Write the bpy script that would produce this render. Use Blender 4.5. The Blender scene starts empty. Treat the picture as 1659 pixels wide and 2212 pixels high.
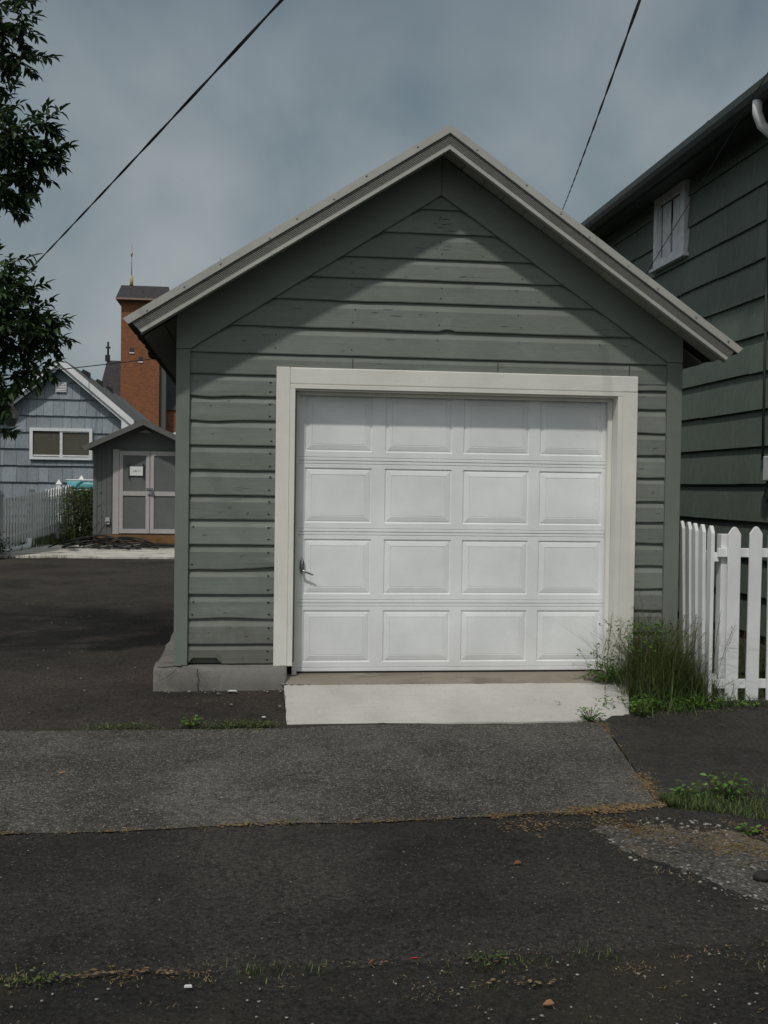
import bpy, bmesh, math, random
from mathutils import Vector, Matrix, noise
R = random.Random(7)
sc = bpy.context.scene
col = sc.collection

# ------------------------------------------------------------------ camera
CAM = Vector((-1.53, -7.93, 1.397))
yaw, pitch, roll = 0.1192, -0.0232, 0.0141
cf = Vector((math.sin(yaw)*math.cos(pitch), math.cos(yaw)*math.cos(pitch), math.sin(pitch)))
cr = Vector((math.cos(yaw), -math.sin(yaw), 0)); cu = cr.cross(cf)
r2 = cr*math.cos(roll)+cu*math.sin(roll); u2 = -cr*math.sin(roll)+cu*math.cos(roll)
cam = bpy.data.cameras.new('camera'); co = bpy.data.objects.new('camera', cam); col.objects.link(co)
cam.sensor_fit = 'VERTICAL'; cam.sensor_height = 36; cam.sensor_width = 27; cam.lens = 36*2320/2212
cam.clip_start = .05; cam.clip_end = 3000
co.matrix_world = Matrix(((r2.x, u2.x, -cf.x, CAM.x), (r2.y, u2.y, -cf.y, CAM.y), (r2.z, u2.z, -cf.z, CAM.z), (0, 0, 0, 1)))
sc.camera = co
# ------------------------------------------------------------------ light
SUNV = Vector((-.45, -1, 1.42)).normalized()      # towards the sun
el = math.asin(SUNV.z); azi = math.atan2(SUNV.x, SUNV.y)
sl = bpy.data.lights.new('sun', 'SUN'); so = bpy.data.objects.new('sun', sl); col.objects.link(so)
sl.energy = 3.0; sl.angle = math.radians(2.5); sl.color = (1, .955, .88)
so.rotation_euler = SUNV.to_track_quat('Z', 'Y').to_euler(); so.location = (0, 0, 30)
sc.view_settings.view_transform = 'Standard'; sc.view_settings.look = 'None'
sc.view_settings.exposure = -.78; sc.view_settings.gamma = 1
w = bpy.data.worlds.new('World'); sc.world = w; w.use_nodes = True
nt = w.node_tree; nt.nodes.clear()
def N(nt, t, **k):
    n = nt.nodes.new(t)
    for a, b in k.items():
        if a[0] == 'i' and a[1:].isdigit(): n.inputs[int(a[1:])].default_value = b
        else: setattr(n, a, b)
    return n
def ramp(nt, fac, stops, interp='LINEAR'):
    n = nt.nodes.new('ShaderNodeValToRGB'); e = n.color_ramp.elements; n.color_ramp.interpolation = interp
    while len(e) < len(stops): e.new(.5)
    for i, (p, c) in enumerate(stops):
        e[i].position = p; e[i].color = (c, c, c, 1) if not hasattr(c, '__len__') else (*c, 1)
    nt.links.new(fac, n.inputs[0]); return n.outputs[0]
def mixc(nt, f, a, b, mode='MIX'):
    n = nt.nodes.new('ShaderNodeMix'); n.data_type = 'RGBA'; n.blend_type = mode
    for s, v in ((0, f), (6, a), (7, b)):
        if isinstance(v, bpy.types.NodeSocket): nt.links.new(v, n.inputs[s])
        else: n.inputs[s].default_value = v if s == 0 else ((*v, 1) if len(v) == 3 else v)
    return n.outputs[2]
def noi(nt, vec, scale, detail=4, rough=.55, dist=0):
    n = N(nt, 'ShaderNodeTexNoise'); n.inputs['Scale'].default_value = scale; n.inputs['Detail'].default_value = detail
    n.inputs['Roughness'].default_value = rough; n.inputs['Distortion'].default_value = dist
    nt.links.new(vec, n.inputs['Vector']); return n.outputs['Fac']
def mapv(nt, vec, scale=(1, 1, 1), loc=(0, 0, 0)):
    n = N(nt, 'ShaderNodeMapping'); n.inputs['Scale'].default_value = scale; n.inputs['Location'].default_value = loc
    nt.links.new(vec, n.inputs[0]); return n.outputs[0]
def mth(nt, op, a, b=0.0):
    n = N(nt, 'ShaderNodeMath', operation=op)
    for s, v in ((0, a), (1, b)):
        if isinstance(v, bpy.types.NodeSocket): nt.links.new(v, n.inputs[s])
        else: n.inputs[s].default_value = v
    return n.outputs[0]
tc = N(nt, 'ShaderNodeTexCoord')
sky = N(nt, 'ShaderNodeTexSky'); sky.sky_type = 'NISHITA'; sky.sun_disc = False
sky.sun_elevation = el; sky.sun_rotation = azi; sky.air_density = 1.2; sky.dust_density = 2.0
v = mapv(nt, tc.outputs['Generated'], (1, 1, 1.15), (3.3, 6.7, 6.1))
n1 = noi(nt, v, 2.1, 3, .5, .2); n2 = noi(nt, mapv(nt, v, (1, 1, 1.0), (7, 2, 1)), 4.6, 5, .5, .3)
cl = mth(nt, 'ADD', mth(nt, 'MULTIPLY', n1, .6), mth(nt, 'MULTIPLY', n2, .4))
cc = ramp(nt, cl, [(.37, (1.9, 2.8, 3.4)), (.45, (2.9, 3.8, 4.3)), (.52, (4.4, 5.2, 5.55)), (.61, (5.9, 6.5, 6.7))])
sz_ = N(nt, 'ShaderNodeSeparateXYZ'); nt.links.new(tc.outputs['Generated'], sz_.inputs[0])
cc = mixc(nt, 1.0, cc, ramp(nt, mth(nt, 'ADD', sz_.outputs[2], mth(nt, 'MULTIPLY', n1, .25)), [(.08, (.80, .90, .96)), (.28, (1, 1, 1)), (.42, (1, 1, 1)), (.60, (.70, .74, .80))]), 'MULTIPLY')
mx = mixc(nt, .88, sky.outputs[0], cc)
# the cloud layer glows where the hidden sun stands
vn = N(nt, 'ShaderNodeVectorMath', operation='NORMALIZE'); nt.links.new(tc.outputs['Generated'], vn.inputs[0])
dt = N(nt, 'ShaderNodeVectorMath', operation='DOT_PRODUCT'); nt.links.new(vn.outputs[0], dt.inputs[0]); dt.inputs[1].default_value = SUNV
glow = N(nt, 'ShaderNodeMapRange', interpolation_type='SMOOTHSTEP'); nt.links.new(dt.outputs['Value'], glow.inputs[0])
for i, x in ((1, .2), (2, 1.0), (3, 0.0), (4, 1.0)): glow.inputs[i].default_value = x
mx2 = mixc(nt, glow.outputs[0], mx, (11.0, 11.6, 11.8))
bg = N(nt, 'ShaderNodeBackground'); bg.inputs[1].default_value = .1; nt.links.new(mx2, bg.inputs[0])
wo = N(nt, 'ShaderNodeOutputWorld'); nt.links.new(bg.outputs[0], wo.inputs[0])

# ------------------------------------------------------------------ materials
def newmat(name, rough=.7, spec=.3):
    m = bpy.data.materials.new(name); m.use_nodes = True; nt = m.node_tree
    b = nt.nodes['Principled BSDF']; b.inputs['Roughness'].default_value = rough
    b.inputs['Specular IOR Level'].default_value = spec
    t = N(nt, 'ShaderNodeTexCoord')
    return m, nt, b, t.outputs['Object']
def bump(nt, b, h, strength=.3, dist=.01):
    n = N(nt, 'ShaderNodeBump'); n.inputs['Strength'].default_value = strength; n.inputs['Distance'].default_value = dist
    nt.links.new(h, n.inputs['Height']); nt.links.new(n.outputs[0], b.inputs['Normal'])
def plain(name, c, rough=.6, var=.12, vs=6, spec=.3, metal=0, bs=0, bsc=40):
    m, nt, b, o = newmat(name, rough, spec); b.inputs['Metallic'].default_value = metal
    n = noi(nt, o, vs, 5, .6)
    a = tuple(x*(1-var) for x in c); d = tuple(min(1, x*(1+var)) for x in c)
    nt.links.new(ramp(nt, n, [(.3, a), (.7, d)]), b.inputs['Base Color'])
    if bs: bump(nt, b, noi(nt, o, bsc, 4), bs, .01)
    return m
def painted(name, c, grain=(2, 2, 90), dirt=.35, crack=.5, rough=.62, bst=.35, pervar=.12, worn=(.20, .19, .17), splash=0):
    m, nt, b, o = newmat(name, rough, .25)
    g = noi(nt, mapv(nt, o, grain), 1.0, 6, .65, .3)
    g2 = noi(nt, mapv(nt, o, tuple(x*.45 for x in grain)), 1.0, 3, .5)
    big = noi(nt, o, 1.7, 4, .6); mid = noi(nt, mapv(nt, o, (3, 3, 9)), 1.0, 5, .65)
    base = mixc(nt, ramp(nt, big, [(.3, 0.), (.7, 1.)]), tuple(x*.9 for x in c), tuple(x*1.09 for x in c))
    base = mixc(nt, mth(nt, 'MULTIPLY', ramp(nt, mid, [(.48, 0.), (.75, 1.)]), dirt), base, tuple(x*.72 for x in c))
    sp_ = noi(nt, mapv(nt, o, (grain[0]*4+4, grain[1]*4+4, grain[2]*.3+6), (2, 8, 5)), 1.0, 6, .75)
    base = mixc(nt, mth(nt, 'MULTIPLY', ramp(nt, sp_, [(.42, 1.), (.58, 0.)]), dirt*.55), base, tuple(x*.74 for x in c))
    base = mixc(nt, mth(nt, 'MULTIPLY', ramp(nt, sp_, [(.56, 0.), (.72, 1.)]), dirt*.5), base, tuple(x*1.22 for x in c))
    base = mixc(nt, mth(nt, 'MULTIPLY', ramp(nt, g, [(.5, 0.), (.72, 1.)]), crack*.8), base, tuple(x*.62 for x in c))
    base = mixc(nt, mth(nt, 'MULTIPLY', ramp(nt, g2, [(.58, 0.), (.66, 1.)]), mth(nt, 'MULTIPLY', ramp(nt, mid, [(.45, 0.), (.6, 1.)]), crack*.7)), base, worn)
    ck = noi(nt, mapv(nt, o, (grain[0]*.8, grain[1]*.8, grain[2]*.33), (5, 3, 2)), 1.0, 2, .4, .6)
    line = ramp(nt, mth(nt, 'ABSOLUTE', mth(nt, 'SUBTRACT', ck, .5)), [(0., 1.), (.012, 0.)])
    msk = ramp(nt, noi(nt, mapv(nt, o, (1.6, 1.6, 5), (1, 9, 4)), 1.0, 2), [(.56, 0.), (.62, 1.)])
    lm = mth(nt, 'MULTIPLY', mth(nt, 'MULTIPLY', line, msk), crack)
    base = mixc(nt, lm, base, tuple(x*.2 for x in c))
    if splash:
        sx_ = N(nt, 'ShaderNodeSeparateXYZ'); nt.links.new(o, sx_.inputs[0])
        low = mth(nt, 'ADD', sx_.outputs[2], mth(nt, 'MULTIPLY', noi(nt, o, 9, 5, .7), -.7))
        base = mixc(nt, ramp(nt, low, [(0., splash), (.22, 0.)]), base, (.10, .09, .07))
    at = N(nt, 'ShaderNodeAttribute', attribute_name='rnd')
    vr = mth(nt, 'ADD', 1-pervar, mth(nt, 'MULTIPLY', at.outputs['Fac'], 2*pervar))
    hs = N(nt, 'ShaderNodeHueSaturation'); nt.links.new(base, hs.inputs['Color']); nt.links.new(vr, hs.inputs['Value'])
    nt.links.new(hs.outputs[0], b.inputs['Base Color'])
    bump(nt, b, mth(nt, 'SUBTRACT', mth(nt, 'MULTIPLY', g, .6), lm), bst, .004)
    return m
SAGE = (.178, .197, .176)
M = {}
M['sage'] = painted('sage_paint_siding', SAGE, dirt=.45, crack=.5, bst=.5, splash=.45)
M['sagetrim'] = painted('sage_paint_trim', (.178, .197, .176), grain=(60, 60, 2), dirt=.2, crack=.15, bst=.15)
M['sagerake'] = painted('sage_paint_rake', (.167, .184, .165), grain=(3, 3, 30), dirt=.2, crack=.2, bst=.15)
M['cream'] = painted('cream_paint', (.70, .686, .635), grain=(40, 40, 2), dirt=.12, crack=.12, rough=.5, bst=.15, pervar=.02, worn=(.5, .47, .4))
M['cream2'] = painted('cream_paint_header', (.70, .686, .635), grain=(2, 2, 40), dirt=.12, crack=.15, rough=.5, bst=.15, pervar=.02, worn=(.5, .47, .4))
M['door'] = painted('white_door_steel', (.76, .775, .785), grain=(12, 12, 3), dirt=.0, crack=.0, rough=.42, bst=.03, pervar=.012, splash=.07)
M['seal'] = plain('black_rubber', (.02, .02, .02), .6)
M['chrome'] = plain('worn_chrome', (.35, .35, .36), .3, .2, 30, .5, metal=1)
M['nail'] = plain('nail_rust', (.018, .015, .014), .8)
M['raketin'] = painted('grey_rake_metal', (.37, .37, .34), grain=(3, 3, 40), dirt=.3, crack=.1, rough=.5, bst=.1, pervar=.1, worn=(.3, .28, .25))
M['rakerib'] = painted('weathered_layers', (.23, .225, .21), grain=(3, 3, 90), dirt=.6, crack=.7, rough=.8, pervar=.35)
M['soffit'] = painted('soffit_boards', (.30, .305, .27), grain=(40, 2, 40), dirt=.4, crack=.3, rough=.8)
M['shingle'] = plain('dark_roof_shingle', (.045, .043, .042), .9, .4, 30, bs=.6, bsc=80)
M['black'] = plain('black_plastic', (.02, .02, .021), .55, .2, 20)
M['white'] = painted('white_paint', (.74, .75, .76), grain=(50, 50, 3), dirt=.16, crack=.10, rough=.5, bst=.15, pervar=.03, worn=(.5, .5, .48))
M['white2'] = plain('old_white_paint', (.68, .69, .69), .6, .18, 9, bs=.1)
M['fence'] = plain('shade_lifted_white_paint', (.80, .81, .80), .6, .1, 9, bs=.1)  # white raised in the colour to offset the far fence's shaded side
M['glass'] = plain('window_glass', (.02, .022, .024), .08, .1, 3, .6)
M['curtain'] = painted('curtain', (.10, .095, .075), grain=(40, 40, 2), dirt=.3, crack=.3)
M['bark'] = plain('bark', (.05, .04, .032), .9, .4, 30, bs=.8, bsc=50)
M['grass'] = None
def leafmat(name, a, b_, rough=.5):
    m, nt, b, o = newmat(name, rough, .35)
    oi = N(nt, 'ShaderNodeAttribute', attribute_name='rnd')
    nt.links.new(mixc(nt, oi.outputs['Fac'], a, b_), b.inputs['Base Color'])
    b.inputs['Subsurface Weight'].default_value = 0
    tr = N(nt, 'ShaderNodeBsdfTranslucent'); nt.links.new(mixc(nt, oi.outputs['Fac'], tuple(x*1.3 for x in a), tuple(x*1.3 for x in b_)), tr.inputs[0])
    ms = N(nt, 'ShaderNodeMixShader'); ms.inputs[0].default_value = .25
    nt.links.new(b.outputs[0], ms.inputs[1]); nt.links.new(tr.outputs[0], ms.inputs[2])
    nt.links.new(ms.outputs[0], nt.nodes['Material Output'].inputs[0])
    return m
M['leaf'] = leafmat('tree_leaf', (.014, .034, .011), (.052, .092, .030))
M['grass'] = leafmat('grass_blade', (.03, .052, .016), (.13, .165, .05))
M['seed'] = leafmat('seed_head', (.07, .075, .03), (.17, .15, .08))
M['weedleaf'] = leafmat('weed_leaf', (.06, .13, .02), (.13, .26, .035))
M['dry'] = leafmat('dry_grass', (.17, .12, .06), (.33, .25, .13))
M['bushleaf'] = leafmat('bush_leaf', (.03, .055, .014), (.15, .18, .05))
M['deadleaf'] = leafmat('dead_leaf', (.20, .08, .03), (.38, .2, .08))

def asphalt(name, c, speck=.5, sp_col=(.34, .32, .29), scale=140, patches=None, bst=.5, dens=.13, mot=1.0, bigs=1.0, cracks=.8):
    m, nt, b, o = newmat(name, .93, .2)
    big = noi(nt, o, .75, 5, .62, .3); mid = noi(nt, o, 7, 5, .7); fine = noi(nt, o, 42, 6, .88); f2 = noi(nt, mapv(nt, o, (1, 1, 1), (3, 7, 2)), 210, 2, .6)
    base = mixc(nt, ramp(nt, big, [(.32, 0.), (.68, 1.)]), tuple(x*(1-.5*bigs) for x in c), tuple(x*(1+.5*bigs) for x in c))
    base = mixc(nt, ramp(nt, mid, [(.35, 0.), (.75, .6)]), base, tuple(x*1.55 for x in c))
    g = mth(nt, 'ADD', mth(nt, 'MULTIPLY', ramp(nt, fine, [(.36, 0.), (.66, 1.)]), 1.5*mot), 1-.72*mot)
    vm = N(nt, 'ShaderNodeVectorMath', operation='SCALE'); nt.links.new(base, vm.inputs[0]); nt.links.new(g, vm.inputs['Scale']); base = vm.outputs[0]
    base = mixc(nt, ramp(nt, f2, [(.36, .75), (.45, 0.)]), base, tuple(x*.22 for x in c))
    if patches: base = mixc(nt, mth(nt, 'MULTIPLY', ramp(nt, noi(nt, o, 1.3, 7, .72, .5), [(.5, 0.), (.6, 1.)]), patches[1]), base, patches[0])
    for k, (sc_, dn, mul) in enumerate(((scale, dens, 1.), (scale*.42, dens*.16, 1.15))):
        dn_ = N(nt, 'ShaderNodeTexNoise'); dn_.inputs['Scale'].default_value = sc_*.9; dn_.inputs['Detail'].default_value = 2; nt.links.new(o, dn_.inputs['Vector'])
        va = N(nt, 'ShaderNodeVectorMath', operation='MULTIPLY_ADD'); nt.links.new(dn_.outputs['Color'], va.inputs[0]); va.inputs[1].default_value = (1.3/sc_,)*3; nt.links.new(o, va.inputs[2])
        vo = N(nt, 'ShaderNodeTexVoronoi'); vo.inputs['Scale'].default_value = sc_; nt.links.new(va.outputs[0], vo.inputs['Vector'])
        sz = ramp(nt, vo.outputs['Distance'], [(.2, 1.), (.5, 0.)] if k == 0 else [(.12, 1.), (.22, 0.)])
        sep = N(nt, 'ShaderNodeSeparateColor'); nt.links.new(vo.outputs['Color'], sep.inputs[0])
        pick = ramp(nt, sep.outputs[0], [(1-dn-.01, 0.), (1-dn, 1.)])
        f = mth(nt, 'MULTIPLY', mth(nt, 'MULTIPLY', sz, pick), speck)
        base = mixc(nt, f, base, mixc(nt, sep.outputs[1], tuple(x*.4*mul for x in sp_col), tuple(x*mul for x in sp_col)))
    ckn = noi(nt, o, 1.15, 6, .62, .2); cl_ = ramp(nt, mth(nt, 'ABSOLUTE', mth(nt, 'SUBTRACT', ckn, .5)), [(0., 1.), (.0045, 0.)])
    ckm = ramp(nt, noi(nt, mapv(nt, o, (1, 1, 1), (4, 1, 6)), .8, 2), [(.47, 0.), (.55, 1.)])
    base = mixc(nt, mth(nt, 'MULTIPLY', mth(nt, 'MULTIPLY', cl_, ckm), cracks), base, (.008, .007, .006))
    nt.links.new(base, b.inputs['Base Color'])
    bump(nt, b, mth(nt, 'ADD', mth(nt, 'MULTIPLY', fine, 1.2), mth(nt, 'MULTIPLY', mid, 1.2)), bst, .008)
    return m
M['asph'] = asphalt('asphalt_alley', (.040, .034, .029), .5, (.2, .19, .18), 75, dens=.05, bigs=1.2)
M['asph2'] = asphalt('asphalt_apron', (.034, .0315, .0285), .7, (.22, .20, .17), 105, dens=.10, bst=.9, mot=1.1, bigs=1.35)
M['asph3'] = asphalt('asphalt_old', (.025, .0235, .021), .6, (.15, .14, .11), 90, dens=.08, bst=.9, patches=((.065, .05, .03), .3))
M['asph4'] = asphalt('asphalt_smooth', (.038, .0355, .0325), .35, (.15, .14, .13), 120, dens=.08)
M['walk'] = asphalt('exposed_aggregate', (.078, .073, .065), .9, (.34, .32, .28), 80, dens=.5, bst=.8, patches=((.040, .037, .034), .62), mot=1.1, bigs=1.35)
M['gravel'] = asphalt('gravel_patch', (.088, .083, .076), .9, (.34, .33, .32), 60, dens=.4, bst=1, patches=((.17, .125, .07), .55), mot=1.2)
M['sand'] = asphalt('moss_sand', (.17, .12, .062), .5, (.3, .24, .15), 90, dens=.2, bst=.9, mot=1.2)
M['dirt'] = asphalt('yard_soil', (.03, .036, .016), .3, (.12, .11, .07), 60, dens=.1, mot=1.2)
def concrete(name, c, patches=None):
    m, nt, b, o = newmat(name, .85, .25)
    big = noi(nt, o, 1.5, 6, .65); st = noi(nt, mapv(nt, o, (2, 40, 10)), 1, 5, .6); fine = noi(nt, o, 90, 4, .6)
    base = mixc(nt, ramp(nt, big, [(.3, 0.), (.7, 1.)]), tuple(x*.82 for x in c), tuple(x*1.1 for x in c))
    base = mixc(nt, ramp(nt, st, [(.5, 0.), (.8, .4)]), base, tuple(x*.75 for x in c))
    base = mixc(nt, ramp(nt, fine, [(.3, .7), (.42, 0.)]), base, tuple(x*.5 for x in c))
    if patches: base = mixc(nt, ramp(nt, noi(nt, mapv(nt, o, (1, 2.2, 1)), 1.4, 6, .7, .6), patches[1]), base, patches[0])
    pit = ramp(nt, noi(nt, mapv(nt, o, (1, 1, 1), (9, 9, 9)), 38, 3, .7), [(.26, .85), (.33, 0.)]); base = mixc(nt, pit, base, tuple(x*.4 for x in c))
    spt = ramp(nt, noi(nt, mapv(nt, o, (1, 1.6, 1), (2, 5, 1)), 5.5, 4, .65), [(.66, 0.), (.72, .6)]); base = mixc(nt, spt, base, (.2, .16, .1))
    nt.links.new(base, b.inputs['Base Color']); bump(nt, b, mth(nt, 'ADD', mth(nt, 'ADD', st, fine), mth(nt, 'MULTIPLY', pit, -1.5)), .45, .006)
    return m
M['slab'] = concrete('new_concrete', (.50, .485, .455))
M['oldconc'] = concrete('old_concrete', (.175, .168, .152), ((.08, .075, .068), [(.5, 0.), (.68, .75)]))
M['thresh'] = concrete('threshold_concrete', (.25, .225, .18), ((.14, .12, .1), [(.5, 0.), (.6, .7)]))
M['pad'] = concrete('stained_pad', (.58, .55, .49), ((.12, .11, .09), [(.5, 0.), (.66, .8)]))
def shakes(name, c, ex, wd, z0=0, axis=0):
    m, nt, b, o = newmat(name, .75, .2)
    g = noi(nt, mapv(nt, o, (70, 70, 1.5)), 1, 4, .6); big = noi(nt, o, .8, 4, .6)
    base = mixc(nt, ramp(nt, big, [(.3, 0.), (.7, 1.)]), tuple(x*.85 for x in c), tuple(x*1.12 for x in c))
    base = mixc(nt, ramp(nt, g, [(.42, 0.), (.70, .8)]), base, tuple(x*.66 for x in c))
    sp_ = noi(nt, mapv(nt, o, (25, 25, 8)), 1, 6, .75); base = mixc(nt, ramp(nt, sp_, [(.5, 0.), (.7, .5)]), base, tuple(x*1.3 for x in c))
    at = N(nt, 'ShaderNodeAttribute', attribute_name='rnd')
    hs = N(nt, 'ShaderNodeHueSaturation'); nt.links.new(base, hs.inputs['Color'])
    nt.links.new(mth(nt, 'ADD', .86, mth(nt, 'MULTIPLY', at.outputs['Fac'], .28)), hs.inputs['Value'])
    nt.links.new(hs.outputs[0], b.inputs['Base Color']); bump(nt, b, g, .35, .006)
    return m
M['green'] = shakes('green_shakes', (.150, .180, .152), .345, .3)
M['blue'] = shakes('blue_grey_shakes', (.27, .305, .335), .39, .25)
M['shedw'] = painted('shed_panel', (.13, .138, .138), grain=(50, 50, 1), dirt=.3, crack=.1, pervar=.03)
M['shedtrim'] = plain('shed_trim', (.41, .395, .395), .6, .06)
M['shedrake'] = plain('shed_rake', (.12, .12, .115), .7, .1)
M['skid'] = plain('orange_timber', (.16, .085, .035), .8, .35, 5)
M['roofg'] = plain('grey_roof', (.10, .105, .102), .9, .3, 14, bs=.5, bsc=25)
M['roofd'] = plain('church_roof', (.045, .041, .043), .9, .3, 3)
M['gutter'] = plain('green_gutter', (.075, .085, .078), .5, .1)
M['turq'] = plain('turquoise_paint', (.16, .46, .50), .35, .1, 3)
M['tan'] = plain('tan_metal', (.42, .30, .12), .5, .2)
M['brown'] = painted('brown_wall', (.07, .062, .055), grain=(50, 50, 1))
M['stone'] = plain('pale_stone', (.24, .23, .21), .85, .35, 40)
M['dkstone'] = plain('dark_stone', (.03, .028, .028), .8, .3, 30, bs=.5)
def brick():
    m, nt, b, o = newmat('orange_brick', .85, .2)
    t = N(nt, 'ShaderNodeTexBrick'); mp = N(nt, 'ShaderNodeMapping'); mp.inputs['Rotation'].default_value = (math.pi/2, 0, 0)
    nt.links.new(o, mp.inputs[0]); nt.links.new(mp.outputs[0], t.inputs[0])
    t.inputs['Color1'].default_value = (.235, .086, .038, 1); t.inputs['Color2'].default_value = (.135, .055, .03, 1); t.inputs['Mortar'].default_value = (.25, .15, .1, 1)
    t.inputs['Scale'].default_value = 1.6; t.inputs['Mortar Size'].default_value = .012
    n = noi(nt, mapv(nt, o, (1, 1, 4)), 1.2, 5, .7)
    nt.links.new(mixc(nt, ramp(nt, n, [(.35, 0.), (.7, .6)]), t.outputs[0], (.27, .115, .055)), b.inputs['Base Color'])
    return m
M['brick'] = brick()

# ------------------------------------------------------------------ mesh helper
class MB:
    def __init__(s): s.v = []; s.f = []; s.mi = []; s.r = []; s.sm = []
    def add(s, vs, fs, mi=0, r=None, sm=False):
        k = len(s.v); s.v += [tuple(p) for p in vs]
        r = R.random() if r is None else r
        for f in fs: s.f.append([k+i for i in f]); s.mi.append(mi); s.r.append(r); s.sm.append(sm)
        return s
    def box(s, a, b, mi=0, r=None):
        x0, y0, z0 = a; x1, y1, z1 = b
        vs = [(x, y, z) for z in (z0, z1) for y in (y0, y1) for x in (x0, x1)]
        return s.add(vs, [(0, 2, 3, 1), (4, 5, 7, 6), (0, 1, 5, 4), (2, 6, 7, 3), (0, 4, 6, 2), (1, 3, 7, 5)], mi, r)
    def prism(s, poly, ax, a, b, mi=0, r=None):     # poly in the two other axes, extruded on ax a..b
        def P(p, t): q = list(p); q.insert(ax, t); return tuple(q)
        n = len(poly); vs = [P(p, a) for p in poly]+[P(p, b) for p in poly]
        return s.add(vs, [tuple(range(n)), tuple(range(2*n-1, n-1, -1))]+[(i, i+n, (i+1) % n+n, (i+1) % n) for i in range(n)], mi, r)
    def tube(s, pts, rad, n=8, mi=0, cap=True, r=None):
        pts = [Vector(p) for p in pts]; rings = []; up = Vector((0, 0, 1))
        rr = rad if hasattr(rad, '__len__') else [rad]*len(pts)
        for i, p in enumerate(pts):
            t = (pts[min(i+1, len(pts)-1)]-pts[max(i-1, 0)]).normalized()
            if abs(t.dot(up)) > .95: up = Vector((1, 0, 0))
            a = t.cross(up).normalized(); b = a.cross(t).normalized(); up = b
            rings.append([p+a*math.cos(2*math.pi*k/n)*rr[i]+b*math.sin(2*math.pi*k/n)*rr[i] for k in range(n)])
        fs = [(i*n+k, i*n+(k+1) % n, (i+1)*n+(k+1) % n, (i+1)*n+k) for i in range(len(pts)-1) for k in range(n)]
        if cap: fs += [tuple(range(n))[::-1], tuple(range((len(pts)-1)*n, len(pts)*n))]
        return s.add([q for g in rings for q in g], fs, mi, r, True)
    def build(s, name, mats, parent=None, bevel=0, loc=None):
        off = Vector((0, 0, 0))
        p = parent
        if loc is not None: off = Vector(loc)
        elif parent is not None: off = Vector(parent.get('_o', (0, 0, 0)))
        me = bpy.data.meshes.new(name); me.from_pydata([(x-off.x, y-off.y, z-off.z) for x, y, z in s.v], [], s.f)
        for m in (mats if isinstance(mats, (list, tuple)) else [mats]): me.materials.append(m)
        me.polygons.foreach_set('material_index', s.mi); me.polygons.foreach_set('use_smooth', s.sm)
        at = me.attributes.new('rnd', 'FLOAT', 'FACE'); at.data.foreach_set('value', s.r)
        me.update()
        bm = bmesh.new(); bm.from_mesh(me); bmesh.ops.recalc_face_normals(bm, faces=bm.faces)
        bm.to_mesh(me); bm.free()
        o = bpy.data.objects.new(name, me); col.objects.link(o)
        if parent is not None: o.parent = parent; o['_o'] = tuple(off)
        else: o.location = off; o['_o'] = tuple(off)
        if bevel:
            b = o.modifiers.new('bevel', 'BEVEL'); b.width = bevel; b.segments = 2; b.limit_method = 'ANGLE'; b.angle_limit = .6
        return o
def tag(o, label=None, cat=None, group=None, kind=None):
    for k, x in (('label', label), ('category', cat), ('group', group), ('kind', kind)):
        if x: o[k] = x
    return o
def thing(name, label, cat, loc, group=None):
    o = bpy.data.objects.new(name, None); col.objects.link(o); o.location = loc; o['_o'] = tuple(loc)
    o.empty_display_size = .2
    return tag(o, label, cat, group)
def nz(x, y=0, z=0, s=1): return noise.noise(Vector((x*s, y*s, z*s)))
def lerp(a, b, t): return a+(b-a)*t
def interp(pts, x):
    for (x0, y0), (x1, y1) in zip(pts, pts[1:]):
        if x <= x1: return lerp(y0, y1, max(0, (x-x0))/(x1-x0))
    return pts[-1][1]

# ------------------------------------------------------------------ ground
GP = [(-60, -.17), (-1.05, -.17), (-.12, -.088), (0, -.082), (6, -.03), (12, .03), (14.3, .10), (15.5, .18), (18, .45), (60, .6), (1500, .6)]
def G(x, y):
    z = interp(GP, y)
    if x > 1.9 and y > -.3: z = lerp(z, -.02 if y < 6 else z, min(1, (y+.3)/.8))
    return z
def sheet(name, mat, us, eA, eB, nv, dz, kind='structure', jit=.0, js=3, along='x', wob=.0, thick=0, taper=0):
    """loft between two edges; u along x (edges give y) or along y (edges give x)"""
    b = MB(); vs = []
    for i, u in enumerate(us):
        a, c = eA(u), eB(u)
        a += jit*(nz(u*js, 1.3, dz*99)+.5*nz(u*js*4, 2.3)); c += jit*(nz(u*js, 7.7, dz*77)+.5*nz(u*js*4, 5.3))
        for j in range(nv+1):
            q = lerp(a, c, j/nv); x, y = (u, q) if along == 'x' else (q, u)
            z = G(x, y)+dz+wob*nz(x*1.3, y*1.3, .5)
            if taper: ed = min(1, (3.2 if taper > .004 else 8)*min(j/nv, 1-j/nv, 4*i/len(us), 1)); z += -.013*(1-ed)+taper*(nz(x*7, y*7, 3)+.7*nz(x*19, y*19, 5)+.5*nz(x*41, y*41, 9))
            vs.append((x, y, z))
    n = nv+1
    b.add(vs, [(i*n+j, i*n+j+1, (i+1)*n+j+1, (i+1)*n+j) for i in range(len(us)-1) for j in range(nv)], 0, .5, True)
    if thick:
        bd = [i*n for i in range(len(us))]+[(len(us)-1)*n+j for j in range(1, n)]+[i*n+nv for i in range(len(us)-2, -1, -1)]+[j for j in range(nv-1, 0, -1)]
        vs2 = [vs[i] for i in bd]+[(vs[i][0], vs[i][1], vs[i][2]-thick) for i in bd]; m = len(bd)
        b.add(vs2, [(i, (i+1) % m, (i+1) % m+m, i+m) for i in range(m)], 0, .5)
    o = b.build(name, mat); o['kind'] = kind; return o
def rng(a, b, n): return [lerp(a, b, i/n) for i in range(n+1)]
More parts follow.
